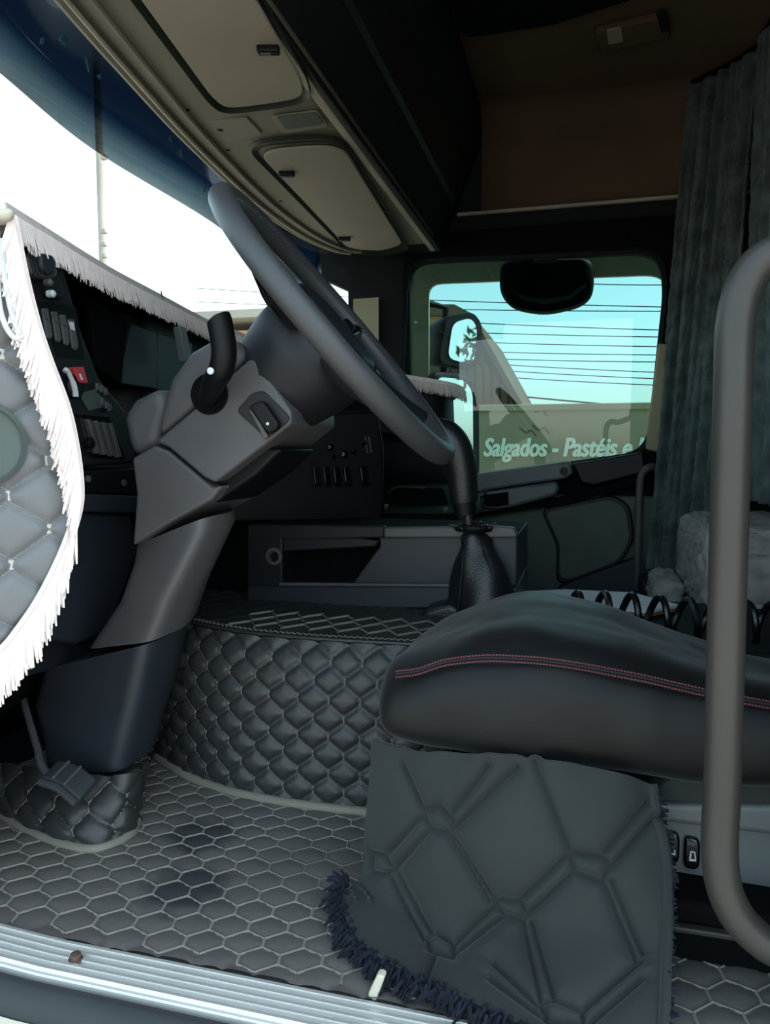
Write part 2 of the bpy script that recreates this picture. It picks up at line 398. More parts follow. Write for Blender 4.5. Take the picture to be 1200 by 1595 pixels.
# light edge strips
MB().tube([p+Vector((.004, 0, -.006)) for p in front_s], .0045, 8).build('edge_strip', 'trim_light', oc)
MB().tube([p+Vector((-.012, 0, .004)) for p in front_s], .012, 8).build('visor_rail', 'console_olive', oc)
MB().tube([p+Vector((.045, 0, -.003)) for p in front_s[6:]], .006, 6).build('seam_ridge', 'console_olive', oc)
MB().box((-.567, 1.0, ZC-.004), (.020, 2.0, .012)).build('rear_strip', 'trim_light', oc, bevel=.003)
MB().box((-.547, 1.0, ZC-.001), (.014, 2.0, .016)).build('rear_rail', 'plastic_dark', oc, bevel=.003)
def zc(u, v, dz=0): return W(u, v, z=ZC-.004-dz)
def locker(pts, clips, lab):
    poly = rounded([zc(*p) for p in pts], .055, 7); c = sum(poly, Vector())/len(poly)
    inner = [c+(p-c)*.88 for p in poly]; inner2 = [c+(p-c)*.86 for p in poly]
    fr_ = MB(); n = len(poly)
    rings = [[p+Vector((0, 0, -.006)) for p in poly], [p+Vector((0, 0, -.012)) for p in [c+(p-c)*.985 for p in poly]], [p+Vector((0, 0, -.002)) for p in [c+(p-c)*.93 for p in poly]], [p+Vector((0, 0, .001)) for p in inner]]
    fr_.loft(rings, cap=False).build('lid_frame', 'lid_frame_shade', oc, fix=True)  # real frame, made wider and darker to carry the lid's shadow
    lid = MB().prism([p+Vector((0, 0, -.003)) for p in [c+(p-c)*.87 for p in poly]], (0, 0, -.006)).build('locker_lid', 'console_lid', oc, bevel=.003, fix=True, label=lab)
    for (u, v) in clips:
        a = zc(u, v, .014); R = Matrix.Rotation(.25, 3, 'Z')
        MB().box(a, (.042, .020, .014), R).build('latch', 'plastic_black', lid, bevel=.004)
        MB().box(a+Vector((-.004, -.002, -.007)), (.02, .008, .004), R).build('latch_tab', 'plastic_grey', lid, bevel=.001)
locker([(165, -60), (325, 155), (350, 172), (455, 158), (486, 148), (482, 118), (385, -60)], [(418, 78)], 'large olive locker lid with black latch nearest the camera')
locker([(384, 226), (405, 212), (505, 205), (540, 215), (640, 385), (600, 397), (545, 392)], [(447, 271), (537, 372)], 'olive locker lid nearer the passenger side')
# small hatch, reading lamp grille, screws
q = [zc(u, v) for u, v in [(317, 186), (385, 181), (408, 206), (385, 214), (350, 220)]]
MB().prism(q, (0, 0, -.004)).build('access_panel', 'console_olive', oc, bevel=.001, fix=True)
q = rounded([zc(u, v) for u, v in [(422, 179), (495, 170), (513, 195), (442, 206)]], .012)
MB().prism(q, (0, 0, -.005)).build('speaker_surround', 'console_olive', oc, bevel=.002, fix=True)
q = rounded([zc(u, v, .005) for u, v in [(431, 181), (491, 174), (505, 192), (446, 201)]], .008)
MB().prism(q, (0, 0, -.002)).build('speaker_grille', 'plastic_green_grey', oc, fix=True)
for u, v in [(343, 200), (292, 168), (355, 231), (437, 311), (170, 30)]:
    MB().lathe(zc(u, v), (0, 0, -1), [(.008, 0), (.008, .004), (.004, .006)], 10).build('screw_cap', 'plastic_black', oc)

# ================================================================== WINDSCREEN, VISOR, A-PILLAR
base = cat_spline([(-.92, -.0, .90), (-1.10, .35, .91), (-1.17, 1.03, .91), (-1.10, 1.7, .90), (-.93, 2.06, .88)], 8)
top = cat_spline([(-.86, .0, 1.56), (-.97, .35, 1.56), (-1.03, 1.03, 1.56), (-.97, 1.7, 1.56), (-.86, 2.06, 1.56)], 8)
def ws(s, t):
    i = s*(len(base)-1); k = min(int(i), len(base)-2); return base[k].lerp(base[k+1], i-k).lerp(top[k].lerp(top[k+1], i-k), t)
wsn = MB().grid(ws, 32, 6).build('window_1', 'glass_front'); struct(wsn, 'bright curved windscreen in front of the steering wheel', 'window')
tpr = resample(top, 40); frr = resample(front_s, 40)
hd = MB().grid(lambda a_, b_: frr[round(a_*39)].lerp(tpr[round(a_*39)], b_)+Vector((0, 0, .012)), 39, 3).build('trim_4', 'cab_black'); struct(hd, 'dark unseen panel added above the windscreen to block light', 'trim')  # hidden panel added to stop light leaking in above the console
low = cat_spline([W(u, v, z=1.37) for u, v in [(-80, 55), (0, 112), (150, 235), (330, 345), (395, 400), (455, 470)]], 6)
low += [Vector((-1.05, 2.25, 1.37))]
rfp = resample(top, 30)
rfm = MB().grid(lambda a_, b_: rfp[round(a_*29)]+Vector((lerp(-.02, .28, b_**1.6), 0, .02+.52*b_)), 29, 6)
rfm.add([(-.75, -.12, 2.08), (1.25, -.12, 2.08), (1.25, 2.2, 2.08), (-.75, 2.2, 2.08)], [(0, 1, 2, 3)])
rfo = rfm.build('roof', 'body_cream', solid=.02); struct(rfo, 'cream painted roof shell above the windscreen', 'roof')
def vis(s, t):     # sheet rises steeply and leans back over the glass
    i = s*(len(low)-1); k = min(int(i), len(low)-2); p = low[k].lerp(low[k+1], i-k)
    return Vector((p.x+.05*t, p.y, 1.37+.75*t))
vz = MB().grid(vis, 50, 6).build('sun_visor', 'glass_visor', solid=.004); tag(vz, 'dark blue translucent sun visor outside the top of the windscreen', 'visor')
LEAFL = ['bright triangular leaf speck nearest the upper left corner', 'largest pale leaf patch on the blue visor', 'pale leaf in the middle of the upper visor', 'pale leaf low on the visor above the steering wheel', 'tiny leaf just below the pale leaf over the wheel', 'leaf on the visor closest to the steering wheel rim', 'tiny leaf right of the middle visor leaf']
for li, (u, v, s) in enumerate([(65, 63, .012), (100, 62, .02), (135, 100, .016), (268, 217, .018), (281, 239, .012), (318, 293, .015), (155, 120, .01)]):
    p = W(u, v, x=-1.06); a = random.uniform(0, 3)
    e1 = Vector((0, math.cos(a), math.sin(a)))*s; e2 = Vector((0, -math.sin(a), math.cos(a)))*s*.5
    q = [p-e1, p-e1*.3+e2+Vector((.004, 0, 0)), p+e1*.9, p-e1*.2-e2]
    lf = MB().prism(q, (.0015, 0, 0)).build('leaf', 'leaf_dry'); tag(lf, LEAFL[li], 'leaf', 'leaves on the sun visor')
ap = MB().loft([[Vector(p) for p in r] for r in (
    [(-.93, 2.03, .55), (-.80, 2.06, .55), (-.72, 2.10, .55), (-.72, 2.16, .55), (-.93, 2.12, .55)],
    [(-.915, 2.03, 1.0), (-.80, 2.06, 1.0), (-.70, 2.10, 1.0), (-.70, 2.16, 1.0), (-.915, 2.12, 1.0)],
    [(-.915, 2.03, 1.25), (-.80, 2.06, 1.25), (-.69, 2.10, 1.25), (-.69, 2.16, 1.25), (-.915, 2.12, 1.25)],
    [(-1.02, 2.02, 1.30), (-.78, 2.05, 1.30), (-.68, 2.10, 1.30), (-.68, 2.16, 1.30), (-1.02, 2.12, 1.30)],
    [(-1.05, 2.0, 1.60), (-.76, 2.04, 1.60), (-.66, 2.10, 1.60), (-.66, 2.16, 1.60), (-1.05, 2.1, 1.60)])]).build('trim_5', 'cab_dark', fix=True)
struct(ap, 'dark windscreen pillar on the passenger side', 'pillar')
q = [W(u, v, y=2.035) for u, v in [(547, 466), (590, 463), (590, 540), (552, 560)]]
MB().prism(q, (0, .01, 0)).build('sunlit_patch', 'pillar_sunlit', ap, fix=True, label='sunlit strip of the pillar painted pale beige')  # sunlight on the dark pillar, painted as a beige piece

# ================================================================== PASSENGER SIDE
YD = 2.10
def side(pts, y=YD): return [W(u, v, y=y) for u, v in pts]
def plate_hole(outer, hole, y, d):
    """flat plate with a hole: bridge both loops resampled to the same count by angle"""
    c = sum(hole, Vector())/len(hole); n = 240
    def samp(poly):
        out = []
        for k in range(n):
            a = 2*math.pi*k/n; dx, dz = math.cos(a), math.sin(a); best = None
            for i in range(len(poly)):
                p, q = poly[i], poly[(i+1) % len(poly)]; ex, ez = q.x-p.x, q.z-p.z; den = dx*ez-dz*ex
                if abs(den) < 1e-9: continue
                t = ((p.x-c.x)*ez-(p.z-c.z)*ex)/den; s = ((p.x-c.x)*dz-(p.z-c.z)*dx)/den
                if t > 0 and -1e-6 <= s <= 1+1e-6: best = t if best is None else max(best, t)
            out.append(Vector((c.x+dx*best, y, c.z+dz*best)))
        return out
    O, H = samp(outer), samp(hole); D = Vector((0, d, 0))
    return MB().loft([H, O, [p+D for p in O], [p+D for p in H], H], cap=False)
hole1 = rounded(side([(636, 408), (1022, 392), (1036, 440), (1008, 702), (740, 740), (640, 742)]), .09, 7)
outer = [Vector((-.72, YD, -.02)), Vector((.30, YD, -.02)), Vector((.36, YD, .7)), Vector((.36, YD, 1.53)), Vector((-.70, YD, 1.53))]
wr = plate_hole([Vector((-.80, 0, -.05)), Vector((1.2, 0, -.05)), Vector((1.2, 0, 1.95)), Vector((-.80, 0, 1.95))], hole1, YD+.02, .03).build('wall_right', 'cab_dark', fix=True)
struct(wr, 'dark passenger side wall around the door window', 'wall')
d2 = thing('door_2', 'dark passenger door with armrest, speaker and window', 'door', (-.2, YD, 0)); d2['kind'] = 'structure'
hole_in = rounded(side([(630, 402), (1026, 386), (1040, 440), (1012, 706), (740, 746), (630, 748)], YD), .09, 7)
plate_hole([Vector((-.70, 0, .45)), Vector((.33, 0, .45)), Vector((.33, 0, 1.46)), Vector((-.70, 0, 1.46))], hole_in, YD-.02, .035).build('window_frame', 'cab_black', d2, bevel=.008, fix=True)
hole2 = rounded(side([(668, 442), (1020, 428), (1040, 440), (1012, 745), (668, 745)], YD+.19), .05, 6)
plate_hole([Vector((-.85, 0, .40)), Vector((.40, 0, .40)), Vector((.40, 0, 1.50)), Vector((-.85, 0, 1.50))], hole2, YD+.19, .02).build('outer_frame', 'frame_olive', d2, fix=True)
q = side([(1026, 535), (1006, 700), (1034, 706), (1042, 620), (1042, 535)], YD-.025)
MB().prism(q, (0, .02, 0)).build('lit_pillar_strip', 'pillar_sunlit', d2, bevel=.006, fix=True)  # lit part of the pillar beside the window, put into the colour
gq = [Vector((-.76, YD+.06, .46)), Vector((.34, YD+.06, .46)), Vector((.34, YD+.06, 1.40)), Vector((-.76, YD+.06, 1.40))]
gl = MB().add(gq, [(0, 1, 2, 3)]).build('window_2', 'glass_side'); struct(gl, 'tinted passenger door window looking onto a wall and power lines', 'window')
# lower door
MB().prism(side([(560, 745), (740, 742), (1003, 706), (1060, 700), (1060, 960), (560, 980)], YD), (0, .04, 0)).build('door_panel', 'plastic_green_grey', d2, fix=True)
MB().prism(side([(560, 752), (740, 738), (888, 718), (893, 738), (880, 746), (742, 766), (560, 790)], YD-.06), (0, .06, 0)).build('belt_rail', 'plastic_seat', d2, bevel=.01, fix=True)
MB().lathe(W(879, 734, y=YD-.06), (0, -1, 0), [(.016, 0), (.016, .003), (.011, .003), (.010, .001)], 16).build('rail_button', 'plastic_dark', d2)
MB().prism(side([(893, 722), (1003, 704), (1006, 736), (925, 757), (905, 752)], YD-.05), (0, .05, 0)).build('rail_block', 'plastic_dark', d2, bevel=.008, fix=True)
ar = MB().prism(side([(742, 768), (868, 750), (872, 762), (866, 772), (800, 790), (744, 800)], YD-.075), (0, .075, 0)).build('armrest', 'plastic_seat', d2, bevel=.014, fix=True)
MB().prism(side([(748, 772), (792, 766), (793, 786), (750, 794)], YD-.079), (0, .01, 0)).build('pull_recess', 'cab_black', ar, bevel=.002, fix=True)
MB().tube(cat_spline([W(u, v, y=YD-.085) for u, v in [(743, 765), (757, 764), (752, 776), (756, 790), (772, 790)]], 5), .005, 8).build('door_handle', 'chrome', ar, label='small chrome door handle')
MB().prism(side([(560, 800), (870, 775), (1003, 740), (1003, 752), (880, 786), (560, 830)], YD-.045), (0, .045, 0)).build('shadow_gap', 'cab_black', d2, fix=True)
sp = rounded(side([(842, 793), (955, 770), (982, 786), (990, 840), (968, 878), (882, 910), (866, 905), (868, 850)], YD-.03), .035, 6)
c = sum(sp, Vector())/len(sp)
spo = MB().prism(sp, (0, .03, 0)).build('speaker_frame', 'plastic_dark', d2, bevel=.008, fix=True)
MB().prism([c+(p-c)*.9+Vector((0, -.003, 0)) for p in sp], (0, .01, 0)).build('speaker_grille', 'plastic_green_grey', spo, bevel=.003, fix=True)
MB().prism(rounded(side([(856, 935), (872, 915), (985, 872), (1003, 868), (1003, 940)], YD-.07), .02), (0, .07, 0)).build('door_pocket', 'plastic_slate', d2, bevel=.008, fix=True)
gb = cat_spline([W(1030, 728, y=YD-.02)]+[W(u, v, y=YD-.07) for u, v in [(1012, 728), (1001, 738), (997, 760), (995, 820), (993, 905)]]+[W(993, 925, y=YD-.02)], 6)
tag(MB().tube(gb, .014, 10).build('passenger_grab_bar', 'plastic_grey'), 'thin grey grab bar between passenger door and curtain', 'grab bar')

# ================================================================== FLOOR MAT
fm = thing('floor_mat', 'dark quilted leather floor mat with pale stitching', 'floor mat', (-.2, .1, 0))
QW, QH, QL = .052, .067, .018
ca, sa = math.cos(.22), math.sin(.22)
def mat_warp(x, y): return x, y
def mat_ab(P):
    x = P[..., 0]; y = P[..., 1]; return ca*x+sa*y+.004*np.sin(x*14+y*9), -sa*x+ca*y+.004*np.sin(x*11-y*17)
def mat_z(x, y): return .006+.004*np.sin(x*7+1)*np.sin(y*9)
def mS(s, t): x = lerp(-1.05, .62, s); y = lerp(-.0745, .62, t); return Vector((x, y, float(mat_z(x, y))))
quilted(mS, 290, 120, mat_ab, QW, QH, QL, .004, 'mat_sheet', 'leather_mat', fm)
MB().box((-.215, .27, .001), (1.67, .69, .006)).build('backing', 'leather_mat', fm)
def m_inv(a, b):
    x, y = ca*a-sa*b, sa*a+ca*b
    for _ in range(3):
        A, B = mat_ab(np.array([x, y, 0.0])); da, db = a-A, b-B; x += ca*da-sa*db; y += sa*da+ca*db
    return Vector((x, y, float(mat_z(x, y)))), Vector((0, 0, 1))
def m_ok(a, b):
    p, _ = m_inv(a, b); return -1.0 < p.x < .6 and -.07 < p.y < .5
stitches(m_inv, m_ok, (-1.2, .9), (-.3, .8), QW, QH, QL, 'stitching', 'thread', fm, wid=.0024, link=.0045, lift=.0026)

# ================================================================== ENGINE TUNNEL
et = thing('engine_tunnel', 'quilted leather engine tunnel cover with grey piping beside the seat', 'engine cover', (-.5, .6, 0))
trim_px = [(205, 1120), (240, 1172), (270, 1196), (300, 1213), (350, 1231), (400, 1243), (480, 1256), (570, 1266), (640, 1272)]
foot = [W(u, v, z=.006) for u, v in trim_px]; foot = foot+[Vector((-.20, foot[-1].y+.02, .006))]
foot = resample(cat_spline(foot, 8), 80)
ZT = .276
def tun(s, t):
    i = s*79; k = min(int(i), 78); p = foot[k].lerp(foot[k+1], i-k)
    # wall leans back a little, rounds over to the top
    z = ZT*t; y = p.y+.02*t+.03*t**6
    return Vector((p.x-.02*t*(1 if s < .4 else .3), y, .006+z))
Lf = np.cumsum([0]+[(foot[i+1]-foot[i]).length for i in range(79)]); LT = float(Lf[-1])
TW, TH, TL = .056, .062, .012
def t_ab_grid(P):
    nb, na = P.shape[:2]; s = np.linspace(0, LT, na)[None, :]*np.ones((nb, 1)); t = np.linspace(0, ZT, nb)[:, None]*np.ones((1, na)); return s, t
quilted(tun, 200, 80, t_ab_grid, TW, TH, TL, .009, 'side_panel', 'leather_tunnel', et)
def t_inv(a, b):
    s, t = a/LT, b/ZT; p = tun(s, t); e = .004
    n = (tun(min(1, s+e), t)-tun(max(0, s-e), t)).cross(tun(s, min(1, t+e))-tun(s, max(0, t-e))).normalized(); return p, n
stitches(t_inv, lambda a, b: 0.005 < a < LT-.005 and .005 < b < ZT-.004, (0, LT), (0, ZT), TW, TH, TL, 'stitching', 'thread_dark', et, wid=.0009, link=.0034, lift=.0026)
MB().tube([p+Vector((0, -.006, .004)) for p in foot], .009, 10).build('piping', 'piping', et)
ridge = [tun(i/79, 1) for i in range(80)]
def ttop(s, t):
    i = s*79; k = min(int(i), 78); p = ridge[k].lerp(ridge[k+1], i-k); y = lerp(p.y, .80, t); return Vector((lerp(p.x, p.x+.02, t), y, p.z-.008*math.sin(t*math.pi/2)))
def top_ab(P): return P[..., 0]+.01, P[..., 1]
quilted(ttop, 180, 60, top_ab, TW, .10, TL, .005, 'top_panel', 'leather_tunnel', et)
def tp_inv(a, b): return Vector((a-.01, b, .006+ZT-.008*min(1, max(0, (b-.42)/.38))+.001)), Vector((0, 0, 1))
stitches(tp_inv, lambda a, b: -.66 < a < -.22 and .43 < b < .64, (-.8, -.2), (.4, .8), TW, .10, TL, 'stitching', 'thread_dark', et, wid=.0008, link=.0024, lift=.0052)
MB().tube([p+Vector((0, .006, .004)) for p in ridge[12:]], .004, 8).build('top_seam', 'leather_tunnel', et)
st = MB()
for i in range(24, 79):
    for sgn in (0, 1):
        p = ridge[i]; st.box(p+Vector((sgn*.004, .012+.006*sgn, .0095)), (.005, .0014, .0012))
st.build('seam_stitches', 'thread', et, kind='stuff')
# rear part of the tunnel beside and behind the seat
MB().box((.10, .865, .125), (.78, .47, .25)).build('rear_block', 'cab_dark', et, bevel=.015)
MB().box((-.55, .90, .128), (.66, .40, .256)).build('front_block', 'cab_black', et, bevel=.01)
MB().box((-.22, .52, .13), (.05, .28, .25)).build('end_panel', 'leather_tunnel', et, bevel=.01)

# ================================================================== STORAGE CONSOLE ON THE TUNNEL
YB = .72
sc_ = thing('storage_console', 'dark blue grey storage console with open tray behind the tunnel', 'console', (-.4, .8, .3))
def bx(pts, d, name, m, parent, y=YB, bevel=.004, **k): return MB().prism([W(u, v, y=y) for u, v in pts], (0, d, 0)).build(name, m, parent, bevel=bevel, fix=True, **k)
bx([(385, 948), (385, 912), (690, 914), (806, 916), (806, 948)], .3, 'base', 'plastic_slate', sc_)
bx([(590, 836), (806, 834), (806, 914), (545, 914), (592, 850)], .3, 'body', 'plastic_slate', sc_, y=YB+.012)
bx([(598, 822), (770, 820), (800, 822), (806, 832), (804, 838), (598, 838)], .03, 'lid', 'plastic_grey', sc_, y=YB-.004, bevel=.006)
ct = W(385, 819, y=YB+.03); ct2 = W(806, 821, y=YB+.03)
MB().box(((ct.x+ct2.x)/2, YB+.165, ct.z-.006), (ct2.x-ct.x, .27, .012)).build('console_top', 'cab_black', sc_, bevel=.004)
bx([(385, 818), (598, 820), (598, 838), (385, 842)], .03, 'top_rail', 'plastic_dark', sc_)
bx([(436, 838), (600, 838), (600, 914), (436, 914)], .02, 'tray_back', 'cab_black', sc_, y=YB+.12)
bx([(385, 838), (440, 838), (440, 914), (385, 914)], .28, 'tray_side', 'plastic_dark', sc_)
bx([(440, 838), (560, 838), (590, 842), (585, 852), (440, 860)], .1, 'flap', 'plastic_dark', sc_, y=YB-.002)
MB().tube([W(u, v, y=YB-.004) for u, v in [(436, 910), (700, 912)]], .004, 8).build('bright_edge', 'plastic_grey', sc_)
sk = MB().lathe(W(428, 866, y=YB), (0, -1, 0), [(.020, 0), (.020, .006), (.013, .007), (.012, .002)], 20).build('socket', 'plastic_grey', sc_)
MB().lathe(W(429, 867, y=YB-.002), (0, -1, 0), [(.011, 0), (.011, .003)], 16).build('socket_cap', 'plastic_black', sk)

# ================================================================== DASHBOARD
dash = thing('dashboard', 'dark dashboard with switch panel running under the windscreen', 'dashboard', (-1.0, 1.0, .5))
lipc = cat_spline([Vector((-.80, .02, .955))]+[W(u, v, z=.955) for u, v in [(22, 350), (60, 372), (160, 430), (240, 470), (320, 510)]]+
                  [Vector((-1.0, 1.15, .95)), Vector((-.96, 1.5, .93)), Vector((-.80, 1.78, .90)), Vector((-.62, 1.90, .875)), Vector((-.50, 1.955, .855)), Vector((-.46, 2.03, .84))], 6)
lipc = resample(lipc, 90)
def top_s(s, t):
    i = s*89; k = min(int(i), 88); p = lipc[k].lerp(lipc[k+1], i-k)
    f = Vector((min(-1.16+.26*abs(p.y-1.03)**2.2, p.x-.02), p.y, .905)); q = p.lerp(f, t); q.z = lerp(p.z, .905, t)+.012*math.sin(math.pi*t); return q
MB().grid(top_s, 89, 6).build('dash_top', 'plastic_dark', dash, solid=.022, soff=0)
def face(s, t):
    i = s*89; k = min(int(i), 88); p = lipc[k].lerp(lipc[k+1], i-k)
    dep = interp(p.y, [0, .15, .22, .62, .70, 2.1], [.06, .06, .14, .14, .03, .03])
    pr = [(0, -.01), (-dep, -.03), (-dep, -.30), (-.03, -.36), (.0, -.40), (-.03, -.60), (-.10, -.78)]
    if p.y > 1.1: pr = [(0, -.01), (-.03, -.03), (-.02, -.20), (.06, -.24), (.06, -.34), (-.02, -.46), (-.12, -.78)]
    a = t*6; j = min(int(a), 5); dx = lerp(pr[j][0], pr[j+1][0], a-j); dz = lerp(pr[j][1], pr[j+1][1], a-j)
    return Vector((p.x+dx, p.y, p.z+dz))
MB().grid(face, 89, 24).build('dash_face', 'plastic_black', dash, solid=.01, soff=1)

# left switch panel: a wedge standing proud of the recess
XP = -.845
def sx(pts, x=XP): return [W(u, v, x=x) for u, v in pts]
MB().prism(sx([(40, 395), (95, 402), (128, 520), (155, 590), (196, 640), (212, 712), (200, 722), (90, 730), (40, 560)]), (-.10, 0, 0)).build('switch_panel', 'plastic_dark', dash, bevel=.005, fix=True)
MB().prism(sx([(60, 468), (118, 478), (132, 560), (90, 556)], XP+.001), (-.01, 0, 0)).build('switch_bezel', 'plastic_black', dash, fix=True)
for i, (u, v) in enumerate([(72, 502), (86, 507), (99, 512), (112, 519)]):
    q = sx([(u-5, v-22), (u+4, v-22), (u+11, v+20), (u+8, v+27), (u+2, v+24)], XP+.004)
    r_ = MB().prism(q, (-.012, 0, 0)).build('rocker_switch', 'plastic_grey', dash, bevel=.002, fix=True)
    q = sx([(u-3, v-18), (u+3, v-17), (u+5, v-4), (u, v-6)], XP+.006)
    MB().prism(q, (-.003, 0, 0)).build('legend', 'white_plastic' if i == 3 else 'plastic_green_grey', r_, fix=True)
# light knob, red hazard button
c = W(112, 602, x=XP+.002)
kn = MB().lathe(c, (1, 0, 0), [(.021, 0), (.021, .008), (.017, .012)], 24).build('light_knob', 'plastic_black', dash, angle=40)
MB().tube(cat_spline([W(u, v, x=XP+.018) for u, v in [(101, 579), (104, 576), (112, 592), (117, 608), (118, 618)]], 4), [.004]*9+[.005]*8, 8).build('knob_bar', 'white_plastic', kn, label='pale crescent bar on the knob')
rd = MB().prism(rounded(sx([(114, 572), (131, 571), (138, 597), (124, 596)], XP+.016), .004), (-.012, 0, 0)).build('hazard_button', 'red_plastic', dash, bevel=.002, fix=True, label='red square button')
MB().prism(sx([(123, 582), (126, 582), (130, 592), (127, 592)], XP+.0168), (-.002, 0, 0)).build('symbol', 'white_plastic', rd, fix=True)
MB().prism(sx([(124, 612), (150, 606), (172, 632), (140, 640)], XP+.003), (-.006, 0, 0)).build('display', 'plastic_green_grey', dash, bevel=.002, fix=True)
for u, v in [(152, 603), (158, 606), (164, 610), (159, 626), (166, 631), (170, 635)]:
    MB().box(W(u, v, x=XP+.004), (.006, .010, .014)).build('mini_button', 'plastic_grey', dash, bevel=.002)
# air vent slats at the foot of the panel
MB().prism(sx([(118, 645), (170, 650), (196, 715), (142, 712)], XP+.002), (-.01, 0, 0)).build('vent_housing', 'cab_black', dash, fix=True)
for i in range(5):
    u = 128+i*11.5; v = 655+i*2
    q = sx([(u-3, v-4), (u+2, v-4), (u+17, v+48), (u+12, v+50)], XP+.012)
    MB().prism(q, (-.02, 0, 0)).build('vent_slat', 'plastic_grey' if i else 'plastic_dark', dash, bevel=.0015, fix=True)
MB().lathe(W(134, 690, x=XP+.008), (1, 0, 0), [(.010, 0), (.010, .012), (.007, .014)], 14).build('vent_knob', 'plastic_black', dash)
# upper round vent with ribs
for (pts, nm, mm, x) in [([(42, 398), (62, 392), (88, 402), (92, 430), (80, 436), (52, 428)], 'vent_drum', 'plastic_grey', XP+.02),
                         ([(62, 392), (86, 398), (90, 424), (78, 430), (66, 420)], 'vent_cap', 'plastic_slate', XP+.03),
                         ([(70, 436), (92, 424), (104, 455), (96, 468), (80, 462)], 'vent_drum', 'plastic_dark', XP+.015)]:
    MB().prism(rounded(sx(pts, x), .008), (-.05, 0, 0)).build(nm, mm, dash, bevel=.006, fix=True)
for k in range(4):
    MB().tube([W(46+k*5, 398, x=XP+.022), W(56+k*5, 430-k, x=XP+.022)], .0022, 6).build('vent_rib', 'plastic_slate', dash)
for u, v in [(71, 440), (75, 458)]:
    MB().lathe(W(u, v, x=XP+.016), (1, 0, 0), [(.006, 0), (.006, .01), (.003, .013)], 10).build('vent_button', 'white_plastic' if v > 450 else 'plastic_grey', dash)
# things seen in the instrument recess
XR = -.985
MB().prism(sx([(140, 462), (200, 500), (190, 600), (150, 570)], XR+.03), (-.02, 0, 0)).build('instrument_screen', 'cab_black', dash, bevel=.004, fix=True, label='black glossy instrument screen')
MB().prism(sx([(206, 504), (244, 518), (244, 606), (188, 598), (194, 560)], XR+.02), (-.03, 0, 0)).build('recess_panel', 'plastic_slate', dash, bevel=.003, fix=True)
MB().prism(sx([(245, 518), (300, 535), (300, 620), (245, 608)], XR+.018), (-.03, 0, 0)).build('recess_panel', 'plastic_slate', dash, bevel=.003, fix=True)
MB().prism(sx([(281, 508), (290, 510), (300, 560), (290, 564)], -.90), (-.02, 0, 0)).build('strut', 'plastic_seat', dash, bevel=.003, fix=True, label='pale grey strut under the fringe')
# shelf and knee panel below the switch panel
MB().prism([W(u, v, x=-.84) for u, v in [(100, 735), (210, 728), (216, 772), (110, 768)]], (-.06, 0, 0)).build('lower_shelf', 'plastic_black', dash, bevel=.004, fix=True)
MB().prism([W(u, v, x=-.835) for u, v in [(100, 768), (216, 772), (214, 800), (110, 796)]], (-.06, 0, 0)).build('shelf_edge', 'plastic_slate', dash, bevel=.004, fix=True)
for u, v in [(136, 746), (192, 752)]: MB().lathe(W(u, v, x=-.838), (1, 0, 0), [(.006, 0), (.006, .004), (.003, .005)], 10).build('screw', 'plastic_grey', dash)
MB().prism([W(u, v, x=-.85) for u, v in [(60, 796), (205, 800), (218, 860), (170, 985), (120, 1005), (40, 985)]], (-.08, 0, 0)).build('knee_panel', 'plastic_slate', dash, bevel=.008, fix=True)
MB().prism([W(u, v, x=-.87) for u, v in [(40, 985), (120, 1000), (175, 985), (140, 1030), (60, 1050), (20, 1060)]], (-.06, 0, 0)).build('knee_return', 'plastic_dark', dash, bevel=.006, fix=True)
# centre stack angled towards the driver
pc, ncn = Vector((-.60, 1.0, .6)), Vector((.62, -.78, 0))
def cs(pts, o=0): return [WP(u, v, pc+ncn*o, ncn) for u, v in pts]
cst = MB().prism(cs([(330, 690), (450, 640), (590, 640), (600, 700), (600, 815), (330, 815)]), -ncn*.25).build('centre_stack', 'plastic_black', dash, bevel=.01, fix=True)
for i, u in enumerate([492, 508, 524, 540, 566]):
    MB().prism(cs([(u-5, 728), (u+6, 727), (u+10, 757), (u-1, 758)], .008), -ncn*.012).build('stack_switch', 'black_gloss', dash, bevel=.003, fix=True)
for u, v, s in [(514, 697, 7), (536, 708, 8), (550, 704, 6), (566, 690, 6), (520, 712, 5)]:
    MB().lathe(cs([(u, v)], .0)[0], ncn, [(.008*s/7, 0), (.008*s/7, .008), (.004, .011)], 12).build('stack_button', 'black_gloss', dash)
for u in (568, 574): MB().prism(cs([(u, 680), (u+2, 680), (u+6, 705), (u+4, 705)], .006), -ncn*.01).build('stack_edge', 'plastic_grey', dash, fix=True)
# passenger side lower dash
MB().prism([W(u, v, y=1.15) for u, v in [(330, 770), (600, 800), (710, 800), (720, 818), (330, 822)]], (0, .5, 0)).build('lower_rail', 'cab_black', dash, bevel=.01, fix=True)
MB().prism([W(u, v, y=1.5) for u, v in [(596, 760), (690, 760), (704, 800), (596, 800)]], (0, .3, 0)).build('glove_box', 'cab_black', dash, bevel=.01, fix=True)
MB().tube(cat_spline([W(u, v, y=1.48) for u, v in [(604, 770), (616, 760), (640, 759), (662, 761)]], 5), .004, 8).build('glove_handle', 'steel_dark', dash)
for u, v in [(588, 789), (601, 789), (694, 794)]: MB().lathe(W(u, v, y=1.13), (0, -1, 0), [(.008, 0), (.008, .005), (.004, .008)], 10).build('screw', 'plastic_grey', dash)
MB().prism([W(u, v, y=.9) for u, v in [(330, 800), (430, 815), (430, 960), (300, 985)]], (0, .4, 0)).build('tunnel_cowl', 'plastic_black', dash, bevel=.02, fix=True)

